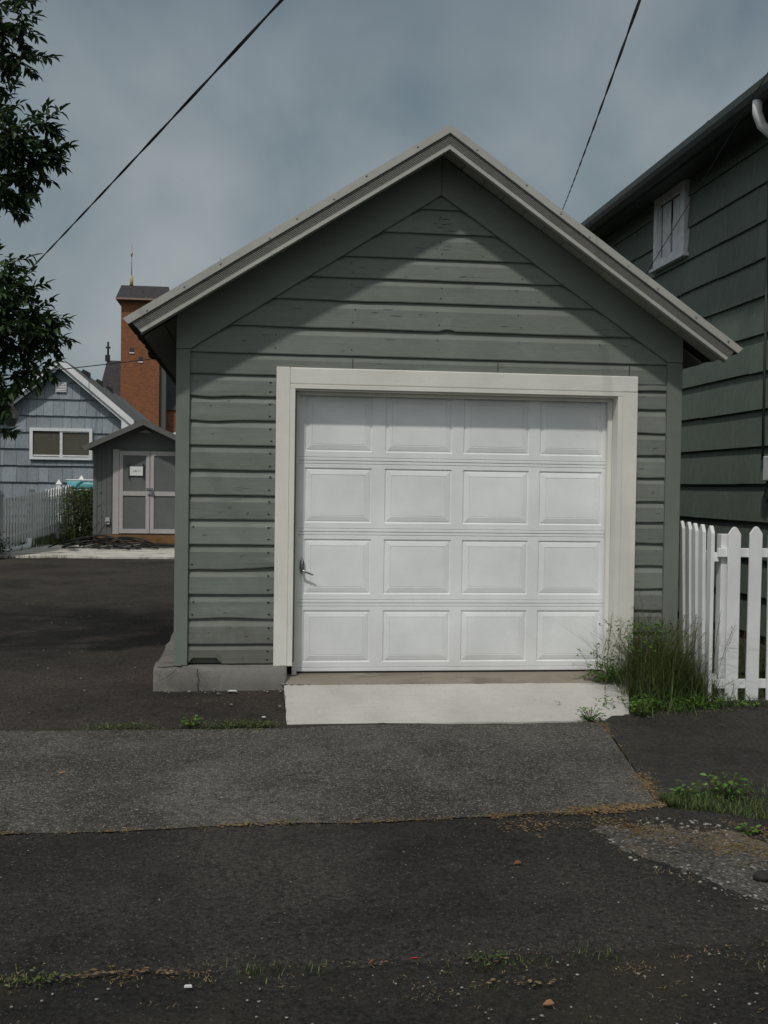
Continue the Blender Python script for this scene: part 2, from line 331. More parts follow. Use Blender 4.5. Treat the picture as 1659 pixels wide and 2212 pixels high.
gb = MB(); xs = [-900, -60, -20, -8, -4, -1, 1.5, 1.9, 2.2, 3, 6, 20, 60, 900]; ys = [-500, -60, -8, -3, -.9, -.3, 0, .5, 2, 6, 9, 12, 14.3, 15.5, 18, 30, 60, 1500]
gb.add([(x, y, G(x, y)-.012) for x in xs for y in ys], [(i*len(ys)+j, (i+1)*len(ys)+j, (i+1)*len(ys)+j+1, i*len(ys)+j+1) for i in range(len(xs)-1) for j in range(len(ys)-1)], 0, .5)
tag(gb.build('ground', M['dirt']), kind='structure')
swT = lambda x: interp([(-12, -1.02), (-3, -1.03), (-1.3, -1.05), (-.4, -1.02), (.8, -1.0), (3, -.95)], x)
swB = lambda x: interp([(-12, -3.1), (-2.6, -3.06), (-1, -3.01), (0, -2.93), (.33, -2.88), (.5, -2.85), (6, -2.4)], x)
st3 = lambda x: interp([(-12, -4.5), (-2.3, -4.48), (-.8, -4.49), (.23, -4.45), (6, -4.1)], x)
sheet('alley', M['asph'], rng(-1.25, 12.3, 60), lambda y: -7.5, lambda y: interp([(-1.25, .9), (-.4, .9), (-.3, -1.2), (-.05, -1.2), (0, -2.0), (12.3, -2.0)], y), 16, -.004, along='y', wob=.01)
sheet('street', M['asph3'], rng(-14, 12, 150), lambda x: -7, lambda x: -4.35, 30, .001, wob=.01)
sheet('road_apron', M['asph2'], rng(-14, 12, 420), lambda x: st3(x)-.04, lambda x: swB(x)+.26, 46, .010, jit=.02, js=2, wob=.01, taper=.0028)
sheet('sidewalk', M['walk'], rng(-12, .80, 260), lambda x: max(swB(x), -2.88+(x-.46)*5.9) if x > .47 else swB(x), swT, 10, .014, jit=.016, js=3, wob=.01)
sheet('pavement', M['asph4'], rng(.47, 7, 120), lambda x: interp([(.47, -2.90), (.6, -2.85), (.8, -2.8), (7, -2.5)], x), lambda x: interp([(.47, -2.84), (.80, -1.0), (.9, -.86), (1.4, -.72), (2.2, -.42), (7, -.4)], x), 8, .010, jit=.015, js=3, wob=.01)
sheet('verge', M['dirt'], rng(.5, 7, 100), lambda x: interp([(.5, -2.9), (.75, -3.05), (1.0, -3.3), (7, -3.6)], x), lambda x: interp([(.47, -2.82), (.6, -2.72), (1.0, -2.6), (7, -2.3)], x), 30, .0145, jit=.05, wob=.01, taper=.006)
sheet('gravel_strip', M['gravel'], rng(-.03, 1.9, 260), lambda x: interp([(-.03, -3.2), (.04, -3.55), (.25, -3.85), (.38, -4.22), (1.9, -4.7)], x), lambda x: interp([(-.03, -3.13), (.12, -3.05), (.3, -3.0), (.5, -2.98), (.72, -3.2), (.85, -3.45), (1.9, -3.9)], x), 70, .0165, jit=.05, js=5, wob=.01, taper=.007)
# dry moss and sand lying in the joints
def mosspath(pts, w, name='dry_moss', dz=.021, n=260, th=.0):
    b = MB(); vs = []
    for i in range(n+1):
        t = i/n*(len(pts)-1); k = min(int(t), len(pts)-2); q = t-k
        x = lerp(pts[k][0], pts[k+1][0], q); y = lerp(pts[k][1], pts[k+1][1], q)
        dx = pts[k+1][0]-pts[k][0]; dy = pts[k+1][1]-pts[k][1]; L = math.hypot(dx, dy)
        ww = w*max(0, .12+2.2*nz(x*2.7, y*2.7, 4)+1.6*nz(x*11, y*11, 8))
        for s_ in (-1, 0, 1):
            e = ww*s_*(1+1.4*nz(x*26, y*26, s_*3))
            vs.append((x-dy/L*e, y+dx/L*e, G(x, y)+dz+(.006 if s_ == 0 else -.006)))
    b.add(vs, [(i*3+j, i*3+j+1, (i+1)*3+j+1, (i+1)*3+j) for i in range(n) for j in (0, 1)], 0, .5, True)
    return b
mm = MB()
def blob(x, y, r_, z):
    k_ = 9; a0 = R.random()*6; st_ = R.uniform(.3, .8)
    ps = [(x+math.cos(a0+i*6.283/k_)*r_*R.uniform(.45, 1.25), y+math.sin(a0+i*6.283/k_)*r_*st_*R.uniform(.45, 1.25)) for i in range(k_)]
    mm.add([(px, py, z-.002) for px, py in ps]+[(x, y, z+.0012)], [(i, (i+1) % k_, k_) for i in range(k_)])
for pts, wd, n_ in (([(-4, -3.08), (-2.6, -3.06), (-1, -3.01), (-.3, -2.96)], .012, 1500), ([(-.7, -2.99), (0, -2.93), (.33, -2.88), (.5, -2.85)], .024, 1900), ([(.78, -1.05), (.7, -1.5), (.6, -2.1), (.47, -2.85)], .012, 600), ([(.64, -1.95), (.56, -2.4), (.49, -2.8)], .045, 1700), ([(.45, -2.92), (.62, -3.02), (.75, -3.25), (1.0, -3.5)], .035, 1300), ([(.1, -3.1), (.25, -3.3), (.5, -3.5), (.8, -3.7)], .08, 2300), ([(-.35, -3.1), (.1, -3.15)], .05, 500), ([(-1.0, -4.5), (0, -4.47), (.5, -4.42)], .03, 60), ([(-2.4, -4.5), (-1.6, -4.5), (-.9, -4.49), (.4, -4.45)], .012, 300), ([(-1.6, -4.75), (-.8, -4.66), (-.1, -4.72)], .012, 160)):
    for q in range(n_):
        t = R.random()*(len(pts)-1); k = min(int(t), len(pts)-2); t -= k
        x = lerp(pts[k][0], pts[k+1][0], t); y = lerp(pts[k][1], pts[k+1][1], t)
        dn = .5+1.7*nz(x*2.3, y*2.3, 4)+.8*nz(x*9, y*9, 7)
        if R.random() > dn: continue
        x += R.gauss(0, wd)*(.3+dn); y += R.gauss(0, wd)*(.3+dn); blob(x, y, R.uniform(.003, .011)*(.5+.6*dn), G(x, y)+R.uniform(.017, .023)+.01*nz(x*1.3, y*1.3, .5))
tag(mm.build('dry_moss', M['sand']), 'tan dry moss and sand filling the pavement joints', 'moss', kind='stuff')
# concrete ramp in front of the door
def ramp_slab():
    b = MB(); n = 60; vs = []
    for i in range(n+1):
        x0 = -1.31+.008*nz(3); x = lerp(-1.31, 1.05, i/n)
        for j in range(13):
            t = j/12; yb = interp([(-1.31, -.93), (.2, -.95), (.97, -.93), (1.05, -.8)], x)+.012*nz(x*6, 1); yt = -.16+.006*nz(x*7, 3)
            xx = x+(.012*nz(t*14, 5) if i in (0, n) else 0)
            xx += .22*t*(i/n)**3
            vs.append((xx, lerp(yb, yt, t), lerp(-.158, -.045, t)))
    b.add(vs, [(i*13+j, (i+1)*13+j, (i+1)*13+j+1, i*13+j+1) for i in range(n) for j in range(12)], 0, .5, True)
    bd = [i*13 for i in range(n+1)]+[n*13+j for j in range(1, 13)]+[i*13+12 for i in range(n-1, -1, -1)]+[j for j in range(11, 0, -1)]
    m = len(bd); v2 = [vs[i] for i in bd]+[(vs[i][0], vs[i][1], -.25) for i in bd]
    b.add(v2, [(i, (i+1) % m, (i+1) % m+m, i+m) for i in range(m)], 0, .5)
    return b
tag(ramp_slab().build('driveway_slab', M['slab']), kind='structure')
b = MB(); vs = []; n = 80
for i in range(n+1):
    x = lerp(-1.29, 1.35, i/n)
    for j, (y, z) in enumerate([(-.17+.01*nz(x*9, 2), -.2), (-.165+.012*nz(x*11, 4), -.035+.006*nz(x*13)), (-.09, -.02+.005*nz(x*8)), (.02, -.012), (.3, -.006)]): vs.append((x, y, z))
b.add(vs, [(i*5+j, (i+1)*5+j, (i+1)*5+j+1, i*5+j+1) for i in range(n) for j in range(4)], 0, .5, True)
tag(b.build('threshold', M['thresh']), kind='structure')
# pad in front of the far shed
b = MB(); vs = []; n = 50
for i in range(n+1):
    x = lerp(-7, -2, i/n)
    for j in range(9):
        t = j/8; y = lerp(12.0+.05*nz(x*3), 14.4, t); vs.append((x, y, G(x, y)+.03))
b.add(vs, [(i*9+j, (i+1)*9+j, (i+1)*9+j+1, i*9+j+1) for i in range(n) for j in range(8)], 0, .5)
b.add([(vs[i*9][0], vs[i*9][1], z) for i in range(n+1) for z in (vs[i*9][2], vs[i*9][2]-.2)], [(2*i, 2*i+1, 2*i+3, 2*i+2) for i in range(n)], 0, .5)
tag(b.build('concrete_pad', M['pad']), kind='structure')

# ------------------------------------------------------------------ garage
XA = -.19; XL, XR = -2.1, 1.687; GL = 6.0
gar = thing('garage', 'small sage green clapboard garage with steep gable roof and white overhead door', 'garage', (-.2, 0, -.1))
wallz = lambda x: 3.848-(.64 if x < XA else .685)*abs(x-XA)
b = MB()
b.box((XL+.012, .02, .09), (-1.235, .14, 2.36)); b.box((1.20, .02, .09), (XR-.012, .14, 2.36))
b.prism([(-1.235, 2.12), (1.2, 2.12), (1.2, 2.36), (XR-.012, 2.36), (XR-.012, wallz(XR)-.03), (XA, wallz(XA)-.03), (XL+.012, wallz(XL)-.03), (XL+.012, 2.36), (-1.235, 2.36)], 1, .02, .14)
b.box((XL+.012, .14, .09), (XL+.1, GL, 2.45)); b.box((XR-.1, .14, .09), (XR-.012, GL, 2.45))
b.prism([(XL+.1, .09), (XR-.1, .09), (XR-.1, wallz(XR)-.04), (XA, wallz(XA)-.04), (XL+.1, wallz(XL)-.04)], 1, GL-.1, GL)
b.build('wall', M['sage'], gar)
def siding(b, rows, xl, xr, y0, ev=None, flip=None, step=.04):
    """rows: z of each lower board edge, last is the top. xl/xr: functions of z"""
    for ri, (z0, z1) in enumerate(zip(rows, rows[1:])):
        n = max(2, int((xr(z0)-xl(z0))/step)); vs = []; rr = R.random(); tl = R.uniform(-.002, .002); ph = R.uniform(0, 50)
        prof = [(.012, 0, 1), (-.021, 0, 1), (-.0235, .006, 1), (-.023, .02, .5), (-.0215, .5, -1), (-.0208, .70, -1), (-.0165, .755, -1), (-.010, .83, -1), (-.005, .90, -1), (-.002, .955, -1), (-.001, 1.06, -1)]
        for i in range(n+1):
            t = i/n; e = .0028*nz(t*(n*step)*2.3+ph, 3)+.0016*nz(t*n*step*11+ph, 9)
            for (py, pz, k) in prof:
                if k > 0: z = z0+(pz if pz < .03 else 0)+e+(pz if k == .5 else 0)
                else: z = lerp(z0, z1, pz)
                xa, xb = xl(z), xr(z); x = lerp(xa, xb, t)
                q = 0
                if ev and k > 0: q = ev(ri, x)
                vs.append((x, y0+py+tl-abs(q)*.3+.0015*nz(x*3, z*5, 2), z+q))
        m = len(prof)
        b.add(vs, [(i*m+j, (i+1)*m+j, (i+1)*m+j+1, i*m+j+1) for i in range(n) for j in range(m-1)], 0, rr, False)
b = MB()
rowsL = [.088, .234, .415, .598, .779, .962, 1.145, 1.324, 1.507, 1.686, 1.872, 2.047, 2.203]
bumpf = lambda x, c, w_: math.exp(-((x-c)/w_)**2)
def evL(ri, x):
    if ri == 0: return .045*(1 if -1.99 < x < -1.80 else 0)+.014*max(0, 1-abs(x+1.5)/.5)*0
    if ri == 4: return .022*max(0, min(1, (x+1.72)/.35))
    if ri == 11: return .016*max(0, min(1, (x+1.85)/.2))*0-.012*bumpf(x, -1.86, .12)
    if ri == 10: return -.014*bumpf(x, -1.85, .16)
    if ri == 2: return .010*bumpf(x, -1.7, .2)
    return 0
siding(b, rowsL, lambda z: -2.012, lambda z: -1.384, 0, evL)
rowsR = [.12, .309, .484, .648, .823, .997, 1.157, 1.315, 1.342, 1.497, 1.668, 1.837, 2.018, 2.160, 2.187]
siding(b, rowsR, lambda z: 1.338, lambda z: 1.578, 0, lambda ri, x: .0018*math.sin(x*17+ri*2))
inL = lambda z: max(-2.012, XA-(3.56-z)/.648-.03) if z > 2.36 else -2.012
inR = lambda z: min(1.585, XA+(3.56-z)/.663+.03) if z > 2.36 else 1.585
rowsU = [2.203, 2.360, 2.560, 2.766, 2.934, 3.092, 3.28, 3.458, 3.58]
def evU(ri, x):
    if ri == 2: return .012*(1 if -.17 < x < -.09 else 0)
    if ri == 3: return -.004*bumpf(x, -.9, .3)
    return 0
siding(b, rowsU, inL, inR, 0, evU)
# butt joints, nails, knots and splits on the boards
def mark(x, z, w_, h_, ang=0, y=-.0265):
    pts = [(math.cos(a)*w_*R.uniform(.8, 1.1), math.sin(a)*h_*R.uniform(.8, 1.1)) for a in [i*math.pi/4 for i in range(8)]]
    c, s_ = math.cos(ang), math.sin(ang)
    b.add([(x+p*c-q*s_, y, z+p*s_+q*c) for p, q in pts], [tuple(range(8))], 1)
for ri, (z0, z1) in enumerate(zip(rowsL, rowsL[1:])):
    for f in (.2, .7):
        mark(-1.425+R.uniform(-.01, .006), lerp(z0, z1, f)+R.uniform(-.01, .01), .009, .0055)
        if R.random() < .5: mark(-1.425, lerp(z0, z1, f), .022, .0012, R.uniform(-.2, .2), -.0263)
        if R.random() < .45 and ri < 7: mark(-1.985+R.uniform(0, .02), lerp(z0, z1, f), .008, .005)
    for k in range(3):
        if R.random() < .5: mark(R.uniform(-1.95, -1.5), lerp(z0, z1, R.uniform(.15, .7)), R.uniform(.003, .02), .0016, R.uniform(-.15, .15))
for ri, (z0, z1) in enumerate(zip(rowsR, rowsR[1:])):
    if z1-z0 > .1:
        for k in range(1): mark(R.uniform(1.37, 1.55), lerp(z0, z1, R.uniform(.15, .7)), R.uniform(.004, .03), .0015, R.uniform(-.05, .25))
for ri, (z0, z1) in enumerate(zip(rowsU[1:-2], rowsU[2:])):
    for xx in (-1.4, -.83, -.19, .42, 1.05, 1.45):
        if inL(z1)+.1 < xx < inR(z1)-.1:
            for f in (.22, .68):
                if R.random() < .65: mark(xx+R.uniform(-.02, .02), lerp(z0, z1, f), .006, .004)
    for k in range(7):
        xx = R.uniform(inL(z1)+.1, inR(z1)-.1)
        mark(xx, lerp(z0, z1, R.uniform(.1, .75)), R.uniform(.004, .05), .0013, R.uniform(-.08, .08))
for xx in (-.83, .26, 1.28): b.box((xx-.0015, -.0268, 2.205), (xx+.0015, -.02, 2.34), 1)
# the two long side walls
for X, sg in ((XL, -1), (XR, 1)):
    rows = rng(.09, 2.44, 13)
    for z0, z1 in zip(rows, rows[1:]):
        vs = []; n = 30
        for i in range(n+1):
            y = lerp(.0, GL, i/n); e = .003*nz(y*2+z0*9)
            for px, pz in ((.012, 0), (-.020, 0), (-.020, .82), (-.009, .92), (-.008, 1.05)): vs.append((X-sg*.012+(-px if sg > 0 else px), y, lerp(z0, z1, pz)+(e if pz == 0 else 0)))
        b.add(vs, [(i*5+j, (i+1)*5+j, (i+1)*5+j+1, i*5+j+1) for i in range(n) for j in range(4)], 0, R.random(), True)
b.build('siding', [M['sage'], M['nail']], gar)
for x0, x1, zb in ((-2.108, -2.010, .082), (1.575, 1.692, .10)):
    MB().box((x0, -.046, zb), (x1, .02, 2.374)).build('corner_board', M['sagetrim'], gar, .003)
    MB().box((x0 if x0 < 0 else x1-.025, .022, zb), (x0+.025 if x0 < 0 else x1, .12, 2.374)).build('corner_board', M['sagetrim'], gar, .003)
for sg in (-1, 1):
    s1 = .648 if sg < 0 else .663
    xe, xi = (-2.108, -2.010) if sg < 0 else (1.692, 1.575)
    x0 = XA+sg*.0012
    MB().prism([(x0, 3.56), (xi, 2.377), (xe, 2.377), (xe, wallz(xe)-.005), (x0, wallz(XA)-.005)], 1, -.048, .02).build('rake_board', M['sagerake'], gar, .002)
# roof
sL, sR = (3.978-2.523)/(2.45-.175), (3.978-2.464)/(2.023+.175)
XE = {-1: -2.45, 1: 2.02}
topz = lambda x, sg: 3.975-(sL if sg < 0 else sR)*abs(x-XA)
b = MB()
for sg in (-1, 1):
    n = 30; m = 90; vs = []
    for j in range(m+1):
        y = lerp(-.335, GL+.3, j/m); rag = .010*nz(y*6, sg)+.006*nz(y*25, sg)+(.02 if 1.2 < y < 1.6 else 0); sag = .02*nz(y*1.1, 5+sg)
        xo = XE[sg]+sg*rag-sg*.03
        vs += [(XA, y, 3.945), (lerp(XA, xo, .5), y, topz(lerp(XA, xo, .5), sg)-.03), (xo, y, topz(xo, sg)-.03+sag*.3), (xo, y, topz(xo, sg)-.058+sag*.3), (xo-sg*.02, y, topz(xo-sg*.02, sg)-.075+sag*.3), (XA, y, 3.88)]
    b.add(vs, [(j*6+k, (j+1)*6+k, (j+1)*6+(k+1) % 6, j*6+(k+1) % 6) for j in range(m) for k in range(6)]+[(0, 1, 2, 3, 4, 5), tuple(m*6+k for k in range(6))], 0, .5)
roof = b.build('roof', M['shingle'], gar)
b = MB()
for sg in (-1, 1):
    for k in range(14):                       # sheathing boards seen from below
        t0, t1 = k/14, (k+.96)/14; xa, xb = lerp(XA, XE[sg]-sg*.09, t0), lerp(XA, XE[sg]-sg*.09, t1)
        for ya, yb in ((-.31, -.05), (.15, GL+.2)):
            if ya > 0 and k < 11: continue
            b.prism([(xa, topz(xa, sg)-.105), (xb, topz(xb, sg)-.105), (xb, topz(xb, sg)-.125), (xa, topz(xa, sg)-.125)], 1, ya, yb)
b.build('soffit', M['soffit'], roof)
for sg in (-1, 1):
    prof = [(-.335, 0), (-.372, .002), (-.373, .062), (-.362, .068)]
    ribs = [(-.352, .070)]
    for k in range(6): ribs += [(-.358, .074+k*.0125), (-.358, .080+k*.0125), (-.349, .082+k*.0125), (-.349, .0855+k*.0125)]
    lip = [(-.352, .146), (-.367, .148), (-.368, .176), (-.335, .178), (-.30, .180)]
    def runp(pr, mat, name):
        b = MB(); vs = []; n = 40
        for i in range(n+1):
            for (y, dz) in pr:
                xe = XE[sg]-sg*.11*max(0, dz-.0)/.176-(0 if dz < .065 else sg*.02)
                x = lerp(XA, xe, i/n); vs.append((x, y+.0015*nz(x*3, dz*9), topz(x, sg)-dz+.002*nz(x*2.2, dz*3, sg*5)))
        m = len(pr)
        b.add(vs, [(i*m+j, (i+1)*m+j, (i+1)*m+j+1, i*m+j+1) for i in range(n) for j in range(m-1)], 0, .5)
        if name == 'rake_edging':
            for i in range(1, 9):
                x = lerp(XA, XE[sg], i/8.6+R.uniform(-.03, .03)); z = topz(x, sg)-R.uniform(.01, .05)
                b.box((x-.006, -.378, z-.006), (x+.006, -.37, z+.006), 1)
                b.box((x-.004, -.36, z+.02), (x+.004, -.352, z+.04), 0) if i % 3 == 0 else None
        else:
            for k in range(5):
                pass
        return b.build(name, [mat, M['chrome']], gar)
    runp(prof, M['raketin'], 'rake_edging')
    runp(ribs, M['rakerib'], 'roof_layer_edge')
    runp(lip, M['raketin'], 'rake_lip')
    b = MB(); vs = []
    for i in range(21):
        xe = XE[sg]-sg*.12; x = lerp(XA, xe, i/20)
        for y, dz in ((-.30, .150), (-.30, .182), (-.335, .182), (-.335, .06)): vs.append((x, y, topz(x, sg)-dz))
    b.add(vs, [(i*4+j, (i+1)*4+j, (i+1)*4+(j+1) % 4, i*4+(j+1) % 4) for i in range(20) for j in range(4)]+[(80, 81, 82, 83)], 0, .5)
    b.build('barge_board', M['sagerake'], gar)
# foundation
b = MB(); vs = []; n = 40
for i in range(n+1):
    x = lerp(-2.245, -1.29, i/n); jj = .006*nz(x*12, 3)
    for y, z in ((-.11+.008*nz(x*6), -.3), (-.12+.014*nz(x*8, 1)+.006*nz(x*30), -.05+.01*nz(x*9)), (-.112+jj*1.5, .045+.02*nz(x*7, 6)+.008*nz(x*25)), (-.08+jj*2, .074+.008*nz(x*14)), (.02, .082), (.13, .082)): vs.append((x, y, z))
b.add(vs, [(i*6+j, (i+1)*6+j, (i+1)*6+j+1, i*6+j+1) for i in range(n) for j in range(5)]+[(0, 1, 2, 3, 4, 5), tuple(n*6+k for k in range(6))], 0, .5, True)
vs = []; n = 40
for i in range(n+1):
    y = lerp(-.085, GL, i/n); e = .012*nz(y*3, 8)
    for x, z in ((-2.245-.03*min(1, y/3)+e, -.4), (-2.245-.02*min(1, y/3)+e, .05), (-2.22+e, .076), (-2.05, .084)): vs.append((x, y, z+.012*nz(y*4, 2)*(z > 0)))
b.add(vs, [(i*4+j, (i+1)*4+j, (i+1)*4+j+1, i*4+j+1) for i in range(n) for j in range(3)], 0, .5, True)
b.box((1.345, -.10, -.3), (1.72, .13, .095)); b.box((1.6, .13, -.3), (1.72, GL, .09)); b.box((-2.0, GL-.15, -.3), (1.6, GL+.02, .09))
def crack(pts, y):
    for (xa, za), (xb, zb) in zip(pts, pts[1:]): b.add([(xa-.0025, y, za), (xa+.0025, y, za), (xb+.0025, y, zb), (xb-.0025, y, zb)], [(0, 1, 2, 3)], 1)
crack([(-1.93, .07), (-1.935, .03), (-1.92, .0), (-1.93, -.05), (-1.92, -.1)], -.133)
crack([(-2.08, .07), (-2.11, .04), (-2.15, .01), (-2.2, -.01)], -.134)
b.build('foundation', [M['oldconc'], M['nail']], gar)
# door frame
fr = MB()
fr.box((-1.388, -.050, .074), (-1.2895, .02, 2.2635)); frL = fr.build('door_trim', M['cream'], gar, .003)
MB().box((-1.2885, -.056, .074), (-1.250, .14, 2.1075)).build('door_jamb', M['cream'], gar, .002)
MB().box((-1.2885, -.056, 2.1085), (1.222, .02, 2.139)).build('door_header', M['cream2'], gar, .002)
MB().box((-1.2885, -.052, 2.1405), (1.343, .02, 2.262)).build('door_trim', M['cream2'], gar, .008)
MB().box((1.223, -.050, .02), (1.342, .02, 2.1395)).build('door_trim', M['cream'], gar, .003)
MB().box((1.186, -.055, .0), (1.222, .15, 2.1075)).build('door_jamb', M['cream'], gar, .002)
MB().box((-1.249, -.02, 2.10), (1.185, .16, 2.1075)).build('door_header', M['cream2'], gar)
for x0, x1 in ((-1.249, -1.213), (1.152, 1.185)):
    MB().box((x0, .07, -.02), (x1, .108, 2.099)).build('door_stop', M['cream'], gar, .003)
MB().box((-1.2125, .07, 2.075), (1.1515, .108, 2.099)).build('door_stop', M['cream2'], gar, .003)
# overhead door
DY = .122
dr = MB().box((-1.24, DY+.012, .0), (1.18, DY+.045, 2.11)).build('garage_door', M['door'], gar)
pcols = [(-1.166, -.661), (-.563, -.049), (.037, .550), (.633, 1.129)]
cut = [.005, .519, 1.056, 1.59, 2.105]
for si in range(4):
    b = MB(); z0, z1 = cut[si], cut[si+1]; y = DY
    zp0, zp1 = z0+.068, z1-.054
    if si == 3: zp1 = z1-.02
    xs = [-1.235]+[q for p in pcols for q in p]+[1.175]
    def face(xa, xb, za, zb, yy=y): b.add([(xa, yy, za), (xb, yy, za), (xb, yy, zb), (xa, yy, zb)], [(0, 1, 2, 3)], 0, .5)
    for k in range(5): face(xs[2*k], xs[2*k+1], zp0, zp1)
    # pinstripe grooves under and over the panels
    zz = [(z0, y+.010), (z0+.004, y-.001), (z0+.020, y-.001), (z0+.024, y+.006), (z0+.028, y), (zp0, y)]
    zt = [(zp1, y), (z1-.028, y), (z1-.024, y+.006), (z1-.020, y-.001), (z1-.004, y-.001), (z1, y+.010)]
    if si == 0: zz = [(z0, y+.01), (z0, y), (z0+.022, y), (z0+.026, y+.005), (z0+.03, y), (zp0, y)]
    for pr in (zz, zt):
        b.add([(x, q[1], q[0]) for q in pr for x in (-1.235, 1.175)], [(2*i, 2*i+1, 2*i+3, 2*i+2) for i in range(len(pr)-1)], 0, .5)
    for xa, xb in pcols:
        rings = [(0, 0), (.006, .009), (.012, .009), (.018, .0055), (.050, -.0005), (.0535, .004), (.057, .0005)]
        vs = []
        for d, dy in rings: vs += [(xa+d, y+dy, zp0+d), (xb-d, y+dy, zp0+d), (xb-d, y+dy, zp1-d), (xa+d, y+dy, zp1-d)]
        nr = len(rings)
        b.add(vs, [(4*i+k, 4*i+(k+1) % 4, 4*i+4+(k+1) % 4, 4*i+4+k) for i in range(nr-1) for k in range(4)]+[tuple(4*(nr-1)+k for k in range(4))], 0, .5)
    b.build('door_section', M['door'], dr)
b = MB(); b.box((-1.235, DY+.0, -.022), (1.175, DY+.03, .003)); b.build('bottom_seal', M['seal'], dr)
b = MB(); c = (-1.178, DY-.006, .796)
for i, (rx, rz, yy) in enumerate([(.0, .0, -.022), (.006, .03, -.021), (.014, .045, -.016), (.0195, .060, -.006), (.020, .063, .008)]): pass
ringp = [(.003, .012, -.018), (.012, .045, -.015), (.018, .060, -.007), (.0195, .063, .007)]
vs = [(c[0]+rx*math.cos(a), c[1]+yy, c[2]+rz*math.sin(a)) for rx, rz, yy in ringp for a in [k*math.pi/10 for k in range(20)]]
b.add(vs, [(i*20+k, i*20+(k+1) % 20, (i+1)*20+(k+1) % 20, (i+1)*20+k) for i in range(3) for k in range(20)]+[tuple(range(20))], 0, .5, True)
b.tube([(c[0], c[1]-.004, c[2]-.028), (c[0], c[1]-.045, c[2]-.03)], .009, 10)
b.tube([(c[0]-.008, c[1]-.045, c[2]-.022), (c[0]+.02, c[1]-.05, c[2]-.038), (c[0]+.082, c[1]-.052, c[2]-.062)], [.009, .008, .005], 10)
b.tube([(c[0], c[1]-.012, c[2]+.02), (c[0], c[1]-.02, c[2]+.02)], .007, 10)
b.build('handle', M['chrome'], dr)

# ------------------------------------------------------------------ green house on the right
HX = 3.1
hs = thing('house', 'dark green shake sided house standing behind the white picket fence', 'house', (HX+3, 4, 0))
y0, y1 = -3.4, 15.0
b = MB(); b.box((HX+.03, y0, .05), (HX+7.6, y1, 4.75)); b.prism([(HX+.05, 4.7), (HX+7.6, 4.7), (HX+3.8, 7.2)], 1, y0+.02, y1-.02); b.build('wall', M['green'], hs)
b = MB(); rows = [.088+.3465*k for k in range(15) if .088+.3465*k < 4.7]+[4.77]
for k, (z0, z1) in enumerate(zip(rows, rows[1:])):
    y = y0-R.uniform(0, .3); z1 = min(z1, 4.765)
    while y < y1:
        wd = R.uniform(.55, 1.25); ye = min(y+wd, y1); g = .0025; e = R.uniform(-.004, .004)
        b.add([(HX+.03, y+g, z0+e), (HX-.022, y+g, z0+e), (HX+.008, y+g, z1+.02), (HX+.03, ye-g, z0+e), (HX-.022, ye-g, z0+e), (HX+.008, ye-g, z1+.02)],
              [(0, 1, 4, 3), (1, 2, 5, 4), (0, 2, 1), (3, 4, 5)], 0, .2+.6*R.random())
        y = ye
b.build('siding', M['green'], hs)
MB().box((HX+.005, y0, -.3), (HX+7.6, y1, .086)).build('foundation', M['oldconc'], hs)
EX = 2.70
b = MB(); b.prism([(EX, 4.87), (EX, 4.69), (EX+.04, 4.69), (EX+.04, 4.80), (HX+3.8, 7.30), (HX+7.9, 4.80), (HX+7.9, 4.87), (HX+3.8, 7.42)], 1, y0-.3, y1+.3); rf = b.build('roof', M['roofd'], hs)
MB().box((EX+.01, y0-.25, 4.775), (HX+.05, y1+.25, 4.797)).build('soffit', M['gutter'], rf)
b = MB(); pr = [(EX-.13, 4.81), (EX-.125, 4.75), (EX-.10, 4.71), (EX-.04, 4.69), (EX-.005, 4.69), (EX-.005, 4.80), (EX-.02, 4.80), (EX-.02, 4.705), (EX-.09, 4.725), (EX-.11, 4.76), (EX-.115, 4.81)]
b.prism(pr, 1, y0-.3, y1+.3)
for yy in (1.6, 5.2): b.prism([(p[0]-(.006 if p[0] < EX-.06 else 0), p[1]-(.004 if p[1] < 4.75 else 0)) for p in pr[:5]]+[(EX-.006, 4.79)], 1, yy, yy+.05)
b.build('gutter', M['gutter'], hs)
DSY = .78
b = MB(); b.tube([(EX-.06, DSY, 4.70), (EX-.06, DSY, 4.60), (EX-.02, DSY, 4.50), (EX+.08, DSY, 4.42), (EX+.22, DSY, 4.36), (EX+.32, DSY, 4.27), (EX+.345, DSY, 4.15), (EX+.345, DSY, .2)], .042, 12)
b.build('downspout', M['white2'], hs)
wf = MB(); wy0, wy1, wz0, wz1 = 3.30, 4.20, 3.975, 4.772
for a_, b_ in (((HX-.062, wy0, wz0), (HX+.02, wy0+.11, wz1)), ((HX-.062, wy1-.11, wz0), (HX+.02, wy1, wz1)), ((HX-.062, wy0+.11, wz1-.10), (HX+.02, wy1-.11, wz1)), ((HX-.062, wy0+.11, wz0), (HX+.02, wy1-.11, wz0+.06))): wf.box(a_, b_)
wd = wf.build('window', M['white2'], hs, .003)
MB().box((HX-.09, wy0-.05, wz0-.035), (HX+.0, wy1+.05, wz0-.001)).build('sill', M['white2'], wd, .003)
MB().box((HX-.03, wy0+.11, wz0+.06), (HX-.026, wy1-.11, wz1-.10)).build('pane', M['glass'], wd)
b = MB()
for q in ((wy0+.11, wy0+.15), (wy1-.15, wy1-.11)): b.box((HX-.05, q[0], wz0+.06), (HX-.031, q[1], wz1-.10))
b.box((HX-.048, wy0+.15, wz0+.06), (HX-.031, wy1-.15, wz0+.09)); b.build('sash', M['white2'], wd)
b = MB()
for k in range(17):
    if k not in (6, 7, 15): b.box((HX-.034-.004*(k % 2), wy0+.16+k*.035, wz0+.09), (HX-.0305, wy0+.195+k*.035, wz1-.12))
b.build('curtain', M['white2'], wd)
